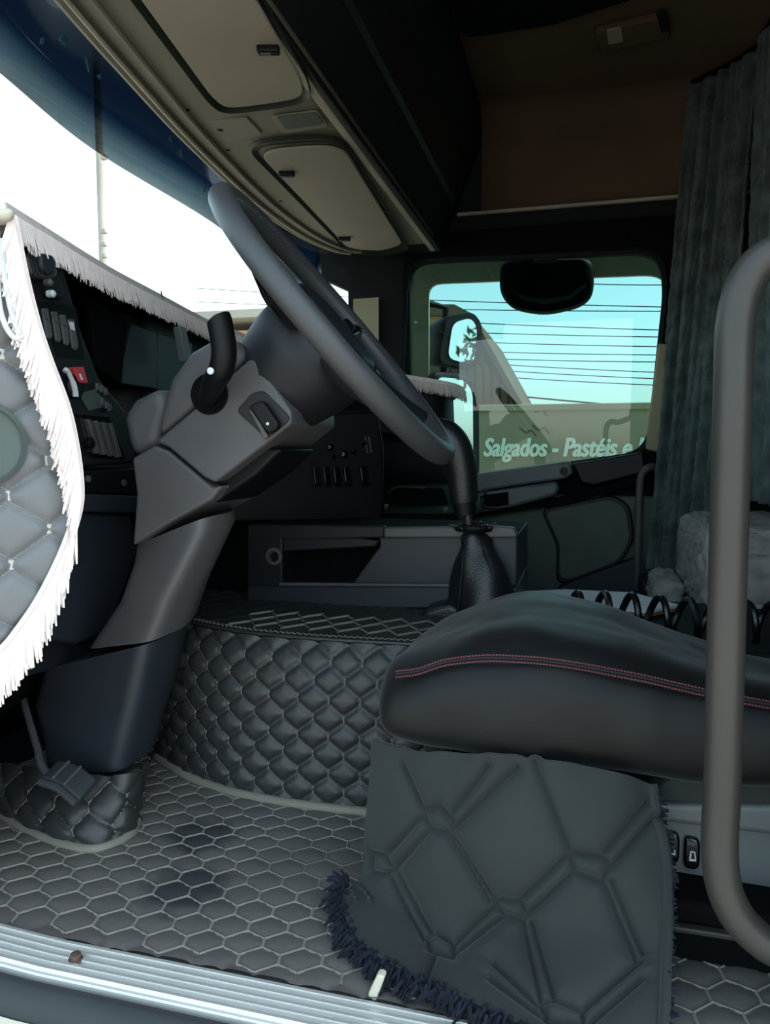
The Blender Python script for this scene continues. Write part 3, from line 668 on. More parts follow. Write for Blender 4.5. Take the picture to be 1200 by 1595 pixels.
# fringe on the dash edge
df = thing('dash_fringe', 'pinkish white tassel fringe along the dashboard edge', 'fringe', (-.95, .5, .95))
fc = [p+Vector((.012, -.002, .008)) for p in lipc[3:]]
def strip(curve, up, wd, th): return MB().loft([[p+up*wd/2+Vector((th, 0, 0)), p-up*wd/2+Vector((th, 0, 0)), p-up*wd/2, p+up*wd/2] for p in curve])
strip(fc, Vector((-.3, 0, 1)), .022, .004).build('braid', 'fringe_white', df, fix=True)
strands([p+Vector((.004, 0, -.004)) for p in fc], lambda t: (.12, 0, -1), .040, .0024, .0017, .06, rows=2, off=(.002, 0, 0)).build('tassels', 'fringe_white', df, kind='stuff')
tie = W(247, 478, z=.95)
MB().tube([tie+Vector((.02, -.02, .03)), tie+Vector((.024, -.018, .0)), tie+Vector((.024, -.014, -.03))], .0018, 6).build('dark_tie', 'cable_black', df)

# ================================================================== STEERING WHEEL
WC = Vector((-.373, .30, .810)); TA = math.radians(50.3); RW = .253; TB = -.054
AX = Vector((-math.cos(TA), 0, math.sin(TA))); AN = Vector((math.sin(TA), 0, math.cos(TA)))
AY = Vector((0, math.cos(TB), 0))+AN*math.sin(TB); AN = AX.cross(AY).normalized(); AN = AN if AN.z > 0 else -AN
sw = thing('steering_wheel', 'dark leather covered steering wheel tilted away from the seat', 'steering wheel', WC)
def wp(a, b, c=0): return WC+AX*a+AY*b+AN*c
MB().tube([wp(RW*math.cos(t), RW*math.sin(t)) for t in np.linspace(0, 2*math.pi, 97)[:-1]], .0185, 16, closed=True).build('rim', 'wheel_leather', sw, angle=0)
# stitched seam inside the rim
sm = MB()
for t in np.linspace(0, 2*math.pi, 160)[:-1]:
    p = wp((RW-.0165)*math.cos(t), (RW-.0165)*math.sin(t), .010); q = wp((RW-.0165)*math.cos(t+.02), (RW-.0165)*math.sin(t+.02), .013)
    sm.tube([p, q], .0009, 4)
sm.build('rim_stitches', 'plastic_grey', sw, kind='stuff')
pad = [wp(a, b_) for a, b_ in [(.085, -.05), (.085, .05), (.055, .085), (-.03, .09), (-.075, .055), (-.075, -.055), (-.03, -.09), (.055, -.085)]]
MB().prism([p-AN*.045 for p in rounded(pad, .03)], AN*.05).build('airbag_pad', 'plastic_dark', sw, bevel=.012, seg=4, fix=True)
for s in (-1, 1):
    for (a0, b0, a1, b1) in ((.03, .08, .055, .235), (-.05, .06, -.165, .17)):
        pts = [wp(a0, s*b0, -.030), wp(lerp(a0, a1, .5), s*lerp(b0, b1, .5), -.022), wp(a1, s*b1, -.004)]
        sp_ = MB().tube(cat_spline(pts, 5), [.026, .025, .024, .023, .022, .021, .020, .018, .017, .016, .015], 10).build('spoke', 'black_gloss' if a0 > 0 else 'plastic_dark', sw)
        if a0 > 0:
            for k in range(2):
                c = wp(.035+.012*k, s*(.12+.035*k), .002)
                MB().lathe(c, AN, [(.013, -.01), (.013, .002), (.010, .005), (.004, .006)], 14).build('button', 'plastic_black', sp_)
# hub cover between column and wheel
MB().lathe(WC, AN, [(.02, -.15), (.080, -.15), (.086, -.14), (.090, -.12), (.098, -.085), (.100, -.06), (.090, -.04), (.02, -.035)], 40).build('hub_cover', 'plastic_dark', sw, angle=50)

# ================================================================== STEERING COLUMN
YC = .205
col = thing('steering_column', 'grey plastic steering column with stalk standing on the floor', 'steering column', W(140, 1200, y=.3))
def cp(pts, y=YC): return [W(u, v, y=y) for u, v in pts]
MB().prism(cp([(240, 684), (248, 640), (264, 588), (294, 548), (328, 528), (362, 526), (385, 556), (352, 586), (301, 634)]), (0, .20, 0)).build('upper_shroud', 'plastic_grey', col, bevel=.016, seg=5, fix=True)
MB().prism(cp([(241, 688), (302, 637), (353, 589), (388, 559), (398, 561), (454, 640), (454, 660), (416, 690), (334, 752), (318, 744), (262, 697)]), (0, .20, 0)).build('lower_shroud', 'plastic_grey', col, bevel=.012, seg=5, fix=True)
MB().prism(cp([(186, 648), (205, 622), (250, 600), (262, 640), (242, 700), (206, 716), (196, 690)], YC+.02), (0, .16, 0)).build('column_collar', 'plastic_grey', col, bevel=.02, seg=5, fix=True)
MB().prism(cp([(205, 714), (240, 694), (262, 702), (330, 760), (346, 756), (330, 778), (262, 816), (206, 850), (212, 770)], YC+.005), (0, .19, 0)).build('column_neck', 'plastic_grey', col, bevel=.014, seg=5, fix=True)
MB().prism(cp([(258, 700), (322, 752), (410, 694), (440, 700), (400, 740), (335, 785)], YC+.035), (0, .15, 0)).build('column_core', 'plastic_black', col, bevel=.01, fix=True)
# stalk
sc0 = W(327, 614, y=YC)
so = MB().lathe(sc0+Vector((0, .010, 0)), (0, -1, 0), [(.030, 0), (.031, .0125), (.028, .0135), (.025, .0108), (.004, .0108)], 28).build('stalk_socket', 'cab_black', col)
stk = cat_spline([W(326, 618, y=YC-.004), W(332, 598, y=YC-.035), W(345, 575, y=YC-.055), W(349, 545, y=YC-.06), W(343, 505, y=YC-.06), W(340, 496, y=YC-.06)], 6)
sto = MB().tube(stk, [lerp(.016, .018, min(1, i/12)) for i in range(len(stk)-3)]+[.0185, .017, .012], 14).build('stalk', 'plastic_black', col, angle=60)
MB().lathe(stk[-1]-Vector((0, 0, .002)), stk[-1]-stk[-4], [(.013, 0), (.012, .004), (.008, .006)], 16).build('stalk_button', 'plastic_grey', sto)
MB().lathe(W(329, 578, y=YC-.075), (0, -1, 0), [(.005, 0), (.005, .003), (.002, .004)], 10).build('stalk_dot', 'white_plastic', sto)
# rocker in its recess
rc = MB().prism(rounded(cp([(368, 640), (392, 612), (410, 608), (450, 648), (450, 656), (416, 684)], YC-.003), .008), (0, .004, 0)).build('switch_recess', 'plastic_dark', col, bevel=.0015, fix=True)
rr_ = MB().prism(rounded(cp([(392, 634), (409, 624), (416, 627), (439, 660), (437, 669), (424, 676), (418, 672)], YC-.006), .006), (0, -.012, 0)).build('column_rocker', 'plastic_black', col, bevel=.004, fix=True)
MB().lathe(W(417, 660, y=YC-.019), (0, -1, 0), [(.0025, 0), (.002, .001)], 8).build('rocker_dot', 'white_plastic', rr_)
MB().prism(cp([(391, 640), (415, 684), (420, 680), (396, 636)], YC-.004), (0, -.006, 0)).build('recess_rim', 'plastic_grey', col, bevel=.001, fix=True)
# pedestal
def ring(pts, depths): return pts
def ped(rows, name, m):
    """rows: (uL, vL, uR, vR, y0, depth): rounded cross sections down the pedestal"""
    rings = []
    for uL, vL, uR, vR, y0, dp in rows:
        a, b_ = W(uL, vL, y=y0+.05), W(uR, vR, y=y0)
        poly = [a, b_+Vector((0, 0, 0)), b_+Vector((.0, dp*.45, 0)), b_+Vector((-.05, dp, 0)), a+Vector((0, dp, 0))]
        rings.append(rounded(poly, .035, 5))
    return MB().loft(rings).build(name, m, col, angle=50, fix=True)
ped([(204, 852, 318, 806, .20, .20), (200, 880, 314, 828, .195, .22), (178, 940, 262, 935, .19, .23), (130, 1012, 236, 1000, .185, .24)], 'pedestal_upper', 'plastic_grey')
ped([(60, 1045, 232, 1003, .19, .22), (45, 1100, 212, 1100, .185, .22), (62, 1175, 186, 1190, .18, .21), (64, 1200, 186, 1204, .18, .21)], 'pedestal_lower', 'plastic_slate')
# quilted boot with piping at the foot
bt = cat_spline([W(-60, 1180, y=.28), W(0, 1190, y=.24), W(70, 1200, y=.195), W(150, 1210, y=.172), W(200, 1205, y=.18), W(232, 1180, y=.26), W(240, 1160, y=.34)], 6)
bb = cat_spline([W(u, v, z=.010) for u, v in [(-60, 1235), (0, 1268), (60, 1300), (115, 1319), (155, 1322), (190, 1309), (213, 1288)]]+[W(222, 1225, z=.01)], 6)
bt, bb = resample(bt, 60), resample(bb, 60)
def boot(s, t):
    i = s*59; k = min(int(i), 58); p = bt[k].lerp(bt[k+1], i-k); q = bb[k].lerp(bb[k+1], i-k); r = p.lerp(q, t)
    r.y -= .018*math.sin(math.pi*t); return r
LB = sum((bb[i+1]-bb[i]).length for i in range(59)); HB = .10
def b_ab(P):
    nb, na = P.shape[:2]; return np.linspace(0, LB, na)[None, :]*np.ones((nb, 1)), np.linspace(0, HB, nb)[:, None]*np.ones((1, na))
quilted(boot, 110, 30, b_ab, .068, .075, .012, .008, 'boot', 'leather_tunnel', col, flip=True)
def b_inv(a, b):
    s, t = a/LB, b/HB; p = boot(s, t); e = .01
    n = (boot(s, min(1, t+e))-boot(s, max(0, t-e))).cross(boot(min(1, s+e), t)-boot(max(0, s-e), t)).normalized(); return p, n
stitches(b_inv, lambda a, b: .005 < a < LB-.005 and .004 < b < HB-.004, (0, LB), (0, HB), .068, .075, .012, 'boot_stitching', 'thread', col, wid=.0018, link=.0035, lift=.002)
MB().tube([p+Vector((0, -.004, .002)) for p in bb], .008, 10).build('boot_piping', 'piping', col)

# pedal
pd = thing('clutch_pedal', 'dark pedal with grooved rubber pad before the column', 'pedal', W(105, 1235, y=.10))
def pdl(s, t):
    a = W(66, 1216, y=.10).lerp(W(122, 1250, y=.085), s); b_ = W(92, 1190, y=.15).lerp(W(150, 1218, y=.13), s)
    p = a.lerp(b_, t); p.z += .012*math.sin(math.pi*s)*.6; return p
pad_ = MB().grid(pdl, 10, 6).build('pedal_pad', 'rubber', pd, solid=.014, soff=0, bevel=.003)
for s in (.3, .62):
    MB().tube([pdl(s, t)+Vector((0, 0, .008)) for t in (0.05, .5, .95)], .0025, 6).build('groove_rib', 'plastic_grey', pad_)
MB().tube([pdl(0, 0)+Vector((0, -.004, .0)), pdl(.5, 0)+Vector((0, -.004, 0)), pdl(1, 0)+Vector((0, -.004, 0))], .006, 8).build('pad_edge', 'rubber', pad_)
MB().tube(cat_spline([W(30, 1060, y=.30), W(42, 1110, y=.24), W(58, 1165, y=.18), W(64, 1190, y=.15), W(80, 1212, y=.13)], 5), .006, 8).build('pedal_arm', 'plastic_grey', pd)

# ================================================================== GEAR LEVER
gr = thing('gear_lever', 'black gear lever with grip and leather gaiter beside the seat', 'gear lever', W(745, 945, y=.72))
kp = cat_spline([W(u, v, y=.72) for u, v in [(668, 668), (690, 676), (708, 694), (718, 728), (722, 765), (724, 782)]], 6)
gk = MB().tube(kp, [.010, .018, .024, .028, .030, .032]+[.034]*8+[lerp(.034, .029, i/16) for i in range(len(kp)-14)], 16).build('grip', 'gaiter_leather', gr, angle=60)
MB().tube([W(722, 778, y=.72), W(726, 802, y=.72)], [.026, .023], 16).build('collar', 'plastic_black', gr)
MB().tube([W(729, 800, y=.72), W(731, 825, y=.72)], .008, 10).build('shaft', 'steel_dark', gr)
MB().tube([W(738, 822, y=.72)+Vector((.034*math.cos(a), .028*math.sin(a), 0)) for a in np.linspace(0, 2*math.pi, 25)[:-1]], .008, 8, closed=True).build('clamp_ring', 'plastic_black', gr)
for u, v in [(748, 818), (757, 823), (722, 826)]: MB().lathe(W(u, v, y=.69), (0, -.4, 1), [(.006, 0), (.006, .006), (.002, .008)], 10).build('clamp_screw', 'chrome', gr)
MB().tube([W(700, 818, y=.70), W(716, 820, y=.70)], .0025, 6).build('clamp_wire', 'steel_dark', gr); MB().tube([W(762, 824, y=.70), W(772, 814, y=.70)], .0025, 6).build('clamp_wire', 'steel_dark', gr)
rings = []
prof = [(738, 826, .028, .026), (740, 838, .034, .03), (742, 850, .032, .03), (746, 868, .046, .045), (750, 890, .058, .055), (752, 912, .066, .06), (756, 935, .078, .07), (756, 955, .088, .08)]
for j, (u, v, rx, ry) in enumerate(prof):
    c = W(u, v, y=.72); rings.append([c+Vector((rx*(1+.07*math.sin(3*a+j*.9)+.05*math.cos(5*a-j))*math.cos(a), ry*(1+.06*math.cos(4*a+j))*math.sin(a), .004*math.sin(3*a+j))) for a in np.linspace(0, 2*math.pi, 29)[:-1]])
ga = MB().loft(rings).build('gaiter', 'gaiter_leather', gr, sub=1, fix=True)
for dx in (-.6, .5):
    MB().tube(cat_spline([W(u, v, y=.72)+Vector((dx*rx, -ry*.86, 0)) for u, v, rx, ry in prof[1:]], 4), .0022, 6).build('gaiter_seam', 'gaiter_leather', ga)
MB().prism(cp([(650, 962), (664, 948), (700, 938), (720, 950), (720, 985), (652, 990)], .66), (0, .12, 0)).build('lever_base', 'gaiter_leather', gr, bevel=.014, seg=4, fix=True)

# ================================================================== DRIVER SEAT
seat = thing('driver_seat', 'black velvet driver seat with red stitched cushion and quilted skirt', 'seat', (.1, .32, 0))
seam_px = [(640, 1046), (690, 1028), (750, 1019), (830, 1022), (900, 1031), (1000, 1050), (1100, 1073), (1200, 1092), (1330, 1110)]
Y0 = .105
seam = [W(u, v, y=Y0+.025) for u, v in seam_px]
sx_, sz_ = [p.x for p in seam], [p.z for p in seam]
def sec(x, k, dz=0):
    """cross section of the cushion at x; k shrinks it for the rounded nose"""
    zs = interp(x, sx_, sz_)+dz; yc = .34; hw = .235*k
    zb = interp(x, [-.30, -.26, 0, .1, .5], [.225, .205, .200, .195, .2])
    if k < 1: zb = lerp((zs+zb)/2, zb, k); 
    zt = zs+interp(x, [-.3, -.2, -.08, .05, .25, .5], [.0, .012, .034, .02, -.02, -.045])*k
    P = [(-.86, zb+.01), (-1.0, zb+.03), (-1.05, lerp(zb, zs, .45)), (-1.02, lerp(zb, zs, .8)), (-.93, zs), (-.72, zs+.02*k+.3*(zt-zs)), (-.3, zt), (.3, zt), (.72, zt-.012*k), (.93, zt-.04*k), (1.03, lerp(zb, zs, .55)), (1.0, zb+.02), (.8, zb)]
    return [Vector((x, yc+hw*a, z)) for a, z in P]+[Vector((x, yc, zb))]
rings = [sec(-.272, .72), sec(-.268, .86, -.012), sec(-.252, .96, -.006), sec(-.215, 1)]+[sec(x, 1) for x in (-.16, -.08, .0, .08, .16, .25, .34)]+[sec(.43, .98), sec(.46, .9)]
# soften the nose: pull front rings' top down
for j, dz in ((0, .035), (1, .016), (2, .005)):
    for p in rings[j]:
        if p.z > .27: p.z -= dz
cu = MB().loft(rings).build('cushion', 'velvet_seat', seat, sub=4, fix=True, angle=0)
ctx = bpy.data.textures.new('cloth_folds', 'CLOUDS'); ctx.noise_scale = .11; ctx.noise_depth = 1
q = cu.modifiers.new('folds', 'DISPLACE'); q.texture = ctx; q.strength = .012; q.mid_level = .5; q.texture_coords = 'LOCAL'
def seam_line(dz, dy): return cat_spline([Vector((x, .34-.235*.955+dy, interp(x, sx_, sz_)+dz)) for x in np.linspace(-.235, .42, 22)], 3)
ms = MB()
for dz, dy in ((.004, -.0025), (-.003, -.0065)):
    pts = resample(seam_line(dz, dy), 170)
    for i in range(0, 168): ms.tube([pts[i], pts[i].lerp(pts[i+1], .7)], .0011, 4)
ms.build('red_stitching', 'thread_red', cu, kind='stuff', label='double row of red stitches')
MB().tube(seam_line(0, -.002), .0028, 8).build('seam_welt', 'velvet_seat', cu)
# bulge of cover under the cushion at the rear and the backrest
lump = cat_spline([W(u, v, y=.13) for u, v in [(1018, 1238), (1060, 1205), (1110, 1188), (1190, 1180), (1240, 1190), (1240, 1245), (1150, 1252), (1060, 1250)]], 4, closed=True)
MB().prism(lump, (0, .10, 0)).build('cover_tuck', 'velvet_skirt', seat, bevel=.014, seg=4, fix=True)
bk = []
for z, x, hw, th in [(.30, .46, .21, .06), (.36, .47, .235, .075), (.55, .50, .24, .08), (.75, .535, .235, .075), (.95, .57, .21, .065), (1.05, .59, .16, .05), (1.08, .595, .12, .03)]:
    bk.append([Vector((x+th*math.cos(a), .34+hw*math.copysign(abs(math.sin(a))**.6, math.sin(a)), z)) for a in np.linspace(0, 2*math.pi, 25)[:-1]])
MB().loft(bk).build('backrest', 'velvet_seat', seat, sub=1, fix=True)

# plastic base with rocker switches
YS = .15
def sb(pts, y=YS): return [W(u, v, y=y) for u, v in pts]
MB().prism(sb([(880, 1232), (1040, 1250), (1330, 1258), (1330, 1440), (1200, 1424), (1040, 1398), (880, 1385)]), (0, .36, 0)).build('base_shell', 'plastic_seat', seat, bevel=.012, fix=True)
MB().prism(sb([(880, 1235), (1040, 1252), (1330, 1256), (1330, 1318), (1200, 1302), (1040, 1283), (880, 1268)], YS-.012), (0, .02, 0)).build('base_ledge', 'plastic_seat', seat, bevel=.008, seg=4, fix=True)
for i, (u, v) in enumerate([(1047, 1321), (1079, 1330)]):
    y = YS-.008
    k = MB().prism(rounded(sb([(u-12, v-25), (u+9, v-22), (u+13, v-14), (u+12, v+20), (u+6, v+26), (u-10, v+24), (u-14, v+16)], y), .006), (0, .02, 0)).build('rocker_switch', 'black_gloss', seat, bevel=.003, fix=True, label='black rocker with %s' % ('seat symbol nearer the skirt' if i == 0 else 'seat symbol nearer the handle'))
    MB().prism(rounded(sb([(u-8, v-20), (u+7, v-18), (u+6, v-12), (u-8, v-14)], y-.001), .002), (0, .003, 0)).build('lamp', 'plastic_grey', k, fix=True)
    e = MB(); y2 = y-.0012
    for pts in ([(-5, 8), (6, 9), (6, 12), (-5, 11)], [(-4, 1), (-1, 1), (-2, 7), (-5, 7)], [(3, 1), (5, 2), (6, 8), (4, 8)], [(-3, -4), (4, -3), (4, -1), (-3, -2)], [(-4, -2), (-2, -2), (-2, 2), (-4, 2)], [(3, -2), (5, -2), (5, 2), (3, 2)]):
        e.prism(sb([(u+a, v+b_) for a, b_ in pts], y2), (0, .0015, 0))
    e.build('seat_symbol', 'white_plastic', k, fix=True)
MB().prism(sb([(860, 1385), (1040, 1400), (1330, 1450), (1330, 1560), (860, 1512)], .085), (0, .30, 0)).build('suspension_bellows', 'cab_black', seat, bevel=.01, fix=True)
for v0, y in ((1450, .076), (1519, .076)):
    a, b_ = W(1000, v0-3, y=y), W(1330, v0+24, y=y)
    MB().box((a+b_)/2, ((b_-a).length, .012, .007)).build('slide_rail', 'steel_dark', seat, bevel=.002)
MB().box(W(1180, 1533, y=.072), (.05, .012, .010)).build('rail_clip', 'chrome', seat, bevel=.003)
MB().box((.16, .34, .018), (.70, .36, .025)).build('seat_plinth', 'cab_black', seat, bevel=.004)

# skirt hanging from the cushion, quilted in double-line diamonds
T_ = resample(cat_spline([W(u, v, y=y) for u, v, y in [(592, 1150, .15), (650, 1168, .115), (800, 1178, .10), (930, 1196, .10), (1012, 1222, .11)]], 6), 60)
M1 = resample(cat_spline([W(u, v, y=y) for u, v, y in [(580, 1270, .115), (660, 1300, .075), (800, 1315, .06), (950, 1330, .06), (1032, 1340, .075)]], 6), 60)
M2 = resample(cat_spline([W(u, v, y=y) for u, v, y in [(562, 1390, .105), (640, 1425, .05), (780, 1455, .02), (940, 1470, .01), (1036, 1470, .02)]], 6), 60)
B_ = resample(cat_spline([W(530, 1395, z=.018), W(548, 1455, z=.016), W(610, 1515, z=.016), W(720, 1572, z=.018), W(860, 1625, z=.018), W(1030, 1640, z=.02)], 6), 60)
def cr4(a, b, c, d, t): return .5*((2*b)+(c-a)*t+(2*a-5*b+4*c-d)*t*t+(3*b-a-3*c+d)*t**3)
def skirt(s, t):
    i = s*59; k = min(int(i), 58); f = i-k
    R = [L[k].lerp(L[k+1], f) for L in (T_, M1, M2, B_)]
    a = t*3; j = min(int(a), 2); P4 = [R[max(j-1, 0)], R[j], R[j+1], R[min(j+2, 3)]]
    p = cr4(*P4, a-j)
    p.y += .008*math.sin(s*9+t*3)*t*(1-.4*t); p.z = max(p.z, .014); return p
NS, NTt = 170, 150
P = np.array([[tuple(skirt(i/NS, j/NTt)) for i in range(NS+1)] for j in range(NTt+1)])
N = np.cross(np.gradient(P, axis=1), np.gradient(P, axis=0)); N /= np.linalg.norm(N, axis=2, keepdims=True)+1e-12
if N[..., 1].mean() > 0: N = -N
A = np.linspace(0, .40, NS+1)[None, :]*np.ones((NTt+1, 1)); B = np.linspace(0, .33, NTt+1)[:, None]*np.ones((1, NS+1))
# grooves of the quilting: small hexagons joined by double lines (reference-frame coordinates, laid onto the cloth)
SEG = []
def poly_seg(*p): SEG.extend(zip(p, p[1:]))
def hexa(*p): poly_seg(*p, p[0])
hexa((300, 232), (345, 224), (378, 262), (372, 296), (318, 282)); poly_seg((378, 240), (448, 152), (470, 120)); poly_seg((376, 288), (515, 150), (545, 125))
poly_seg((300, 228), (265, 150), (250, 120)); poly_seg((300, 250), (215, 345)); poly_seg((320, 285), (225, 395))
hexa((172, 345), (200, 350), (225, 390), (205, 402), (170, 395)); poly_seg((374, 295), (484, 465)); poly_seg((360, 290), (470, 470))
hexa((485, 470), (505, 465), (550, 470), (562, 490), (555, 520), (510, 510)); poly_seg((555, 465), (680, 345)); poly_seg((562, 515), (690, 395))
hexa((680, 350), (700, 345), (765, 355), (785, 375), (765, 420), (690, 395)); poly_seg((680, 345), (605, 150), (590, 110)); poly_seg((765, 350), (880, 215)); poly_seg((785, 385), (900, 255))
poly_seg((768, 425), (850, 630)); poly_seg((788, 420), (868, 612)); poly_seg((490, 482), (385, 585)); poly_seg((505, 515), (385, 612))
hexa((310, 570), (335, 560), (380, 590), (378, 625), (315, 605)); poly_seg((558, 525), (605, 740)); poly_seg((582, 530), (640, 735))
poly_seg((215, 405), (300, 575)); poly_seg((238, 398), (322, 560)); hexa((605, 745), (640, 735), (712, 765), (715, 800), (620, 790))
poly_seg((868, 630), (712, 765)); poly_seg((868, 680), (730, 800)); poly_seg((330, 620), (300, 700)); poly_seg((600, 750), (480, 640)); poly_seg((615, 785), (470, 680))
CP = P-np.array(CAM); zc_ = CP@np.array(FW); PU = (600+F*(CP@np.array(RT))/zc_-480)/.6; PV = (797.5-F*(CP@np.array(UP))/zc_-1120)/.6
dmin = np.full(PU.shape, 1e9)
for (x0, y0), (x1, y1) in SEG:
    ex, ey = x1-x0, y1-y0; L2 = ex*ex+ey*ey+1e-9; t_ = np.clip(((PU-x0)*ex+(PV-y0)*ey)/L2, 0, 1)
    dmin = np.minimum(dmin, np.hypot(PU-x0-t_*ex, PV-y0-t_*ey))
hq = .014*(1-np.exp(-dmin/22))-.004*np.exp(-(dmin/6)**2)
hq += .004*np.sin(A*75+B*25)*np.exp(-(B/.03)**2)
P2 = P+N*hq[..., None]
mb = MB(); mb.v = [Vector(p) for p in P2.reshape(-1, 3)]
mb.f = [(j*(NS+1)+i, (j+1)*(NS+1)+i, (j+1)*(NS+1)+i+1, j*(NS+1)+i+1) for j in range(NTt) for i in range(NS)]
sk_ = mb.build('skirt', 'velvet_skirt', seat, solid=.006, angle=0)
MB().tube([Vector(P2[j, NS]) for j in range(0, NTt+1, 5)], .006, 8).build('edge_binding', 'velvet_skirt', sk_)
hem = [skirt(i/60, 1.0)+Vector((0, -.004, .004)) for i in range(61)]
rag = MB()
for i, p in enumerate(resample(hem[:46], 420)):
    tdir = (hem[min(45, int(i/420*45)+1)]-hem[int(i/420*45)]).normalized(); out = Vector((tdir.y, -tdir.x, 0))
    d = (out*random.uniform(.5, 1.1)+tdir*random.gauss(0, .5)+Vector((0, 0, random.uniform(-.1, .5)))).normalized(); L = random.uniform(.012, .03)
    p = p-out*random.uniform(-.002, .014)
    rag.tube([p, p+d*L*.5+Vector((0, 0, .006)), p+d*L+Vector((0, 0, -.006))], [.0028, .0026, .0016], 5)
edge = [Vector(P2[j, NS]) for j in range(NTt+1)]
for i, p in enumerate(resample(edge, 160)):
    d = Vector((random.uniform(.4, 1), random.gauss(0, .4), random.gauss(-.3, .4))).normalized(); L = random.uniform(.006, .016)
    rag.tube([p, p+d*L*.5, p+d*L], [.0022, .002, .001], 4)
left = [Vector(P2[j, 0]) for j in range(int(NTt*.86), NTt+1)]
for i, p in enumerate(resample(left, 60)):
    d = Vector((-random.uniform(.4, 1), random.gauss(0, .5), random.gauss(.1, .4))).normalized(); L = random.uniform(.012, .028)
    rag.tube([p, p+d*L*.5+Vector((0, 0, .005)), p+d*L], [.0028, .0026, .0016], 5)
rag.build('rag_fringe', 'rag_navy', sk_, kind='stuff', label='ragged navy fringe')

# ================================================================== THINGS AROUND THE SEAT
hp = cat_spline([Vector((.36, -.02, .86)), W(1300, 395, y=-.02), W(1225, 392, y=-.02), W(1175, 420, y=-.02), W(1148, 490, y=-.02), W(1142, 620, y=-.02), W(1134, 900, y=-.02), W(1126, 1200, y=-.02), W(1122, 1340, y=-.02), W(1140, 1412, y=-.02), W(1180, 1460, y=-.02), W(1240, 1490, y=-.02), Vector((.36, -.02, .07))], 6)
gh = thing('entry_grab_handle', 'large dark metal tube grab handle at the door opening', 'grab handle', (.15, -.02, .1))
MB().tube(hp, .0182, 18).build('tube', 'steel_dark', gh, angle=0)
for z in (.86, .07): MB().lathe((.30, -.02, z), (-1, 0, 0), [(.03, -.02), (.03, .006), (.02, .012)], 18).build('mount', 'plastic_black', gh)
pgm = MB().prism(rounded(sb([(572, 1552), (588, 1518), (600, 1522), (585, 1562)], -.072), .004), (0, .012, 0)).build('sill_peg', 'cream_plastic', bevel=.003, fix=True)
tag(pgm, 'short cream plastic peg at the sill under the navy fringe', 'peg')

# spiral cable lying behind the cushion
axis = cat_spline([Vector((-.02, .665, .315)), Vector((.06, .66, .318)), Vector((.16, .655, .315)), Vector((.27, .66, .312)), Vector((.36, .68, .312))], 20)
axis = resample(axis, 300); pts = []
for i, p in enumerate(axis):
    a = 2*math.pi*7.5*i/299; pts.append(p+Vector((.004*math.sin(a), .036*math.cos(a), .036*math.sin(a)-.012)))
tag(MB().tube(pts, .0068, 8).build('spiral_cable', 'cable_black'), 'black coiled spiral cable behind the seat cushion', 'cable')
# papers
pq = [W(u, v, z=.256) for u, v in [(800, 929), (880, 925), (985, 930), (1058, 950), (1010, 960), (860, 945)]]
nb_ = thing('notebook', 'open white notebook lying beyond the spiral cable', 'notebook', pq[0])
MB().prism([p+Vector((0, 0, .006)) for p in pq], (0, 0, .006)).build('pages', 'paper', nb_, fix=True)
MB().prism([p+Vector((.004, -.004, 0)) for p in pq], (0, 0, .005)).build('cover', 'paper_brown', nb_, fix=True)
# fleece cushion
def fleece(name, lo, hi, lab, r=.06):
    bm = bmesh.new(); bmesh.ops.create_cube(bm, size=1)
    for v in bm.verts: v.co = Vector([lerp(lo[i], hi[i], v.co[i]+.5) for i in range(3)])
    bmesh.ops.bevel(bm, geom=bm.edges[:], offset=r, segments=5, profile=.6, affect='EDGES')
    bmesh.ops.triangulate(bm, faces=bm.faces[:])
    for _ in range(4):
        es = [e for e in bm.edges if e.calc_length() > .022]
        if es: bmesh.ops.subdivide_edges(bm, edges=es, cuts=1); bmesh.ops.triangulate(bm, faces=[f for f in bm.faces if len(f.verts) > 3])
    bm.normal_update()
    for v in bm.verts:
        c = v.co; v.co = c+v.normal*(.006*math.sin(c.x*95+3*math.sin(c.z*60))*math.sin(c.y*80+2*math.sin(c.x*50))+random.uniform(-.003, .003))
    me = bpy.data.meshes.new(name); bm.to_mesh(me); bm.free(); me.materials.append(MATS['fleece']); me.shade_smooth()
    o = bpy.data.objects.new(name, me); COL.objects.link(o); tag(o, lab, 'cushion'); return o
fleece('fleece_cushion', (.285, 1.05, .20), (.75, 1.62, .435), 'tall grey fleece cushion behind the grab handle')
fleece('fleece_pad', (.20, 1.36, .16), (.285, 1.60, .255), 'low grey fleece pad beside the tall fleece cushion', .035)
bs = MB().box((.68, 1.0, .09), (.96, 1.9, .18)); bs = bs.build('sleeping_bunk', 'plastic_dark', bevel=.01)
bs.location.x = .0; tag(bs, 'dark bunk box under the grey fleece cushions', 'bunk')
for v in bs.data.vertices:
    if v.co.y < .7: v.co.y = 1.0

# curtains
def curtain(name, pts_top, pts_bot, z1, z0, folds, amp, lab):
    tp = resample(cat_spline(pts_top, 8), 120); bt_ = resample(cat_spline(pts_bot, 8), 120)
    def fn(s, t):
        i = s*119; k = min(int(i), 118); a = tp[k].lerp(tp[k+1], i-k); b_ = bt_[k].lerp(bt_[k+1], i-k); p = a.lerp(b_, t)
        d = (tp[min(k+1, 119)]-tp[k]); n = Vector((d.y, -d.x, 0)).normalized()
        p += n*amp*(math.sin(2*math.pi*folds*s+.6*math.sin(t*5))+.35*math.sin(2*math.pi*folds*2.3*s+t*4))*(.6+.5*t)
        p += n*.0035*(math.sin(t*75+9*math.sin(s*23))*math.sin(s*48+5*math.sin(t*21))); return p
    c = thing(name, lab, 'curtain', pts_bot[0])
    MB().grid(fn, 200, 150).build('drape', 'curtain_velvet', c, solid=.006)
    MB().tube([p+Vector((0, 0, .012)) for p in tp[::8]], .008, 8).build('rail', 'cab_black', c)
    return c
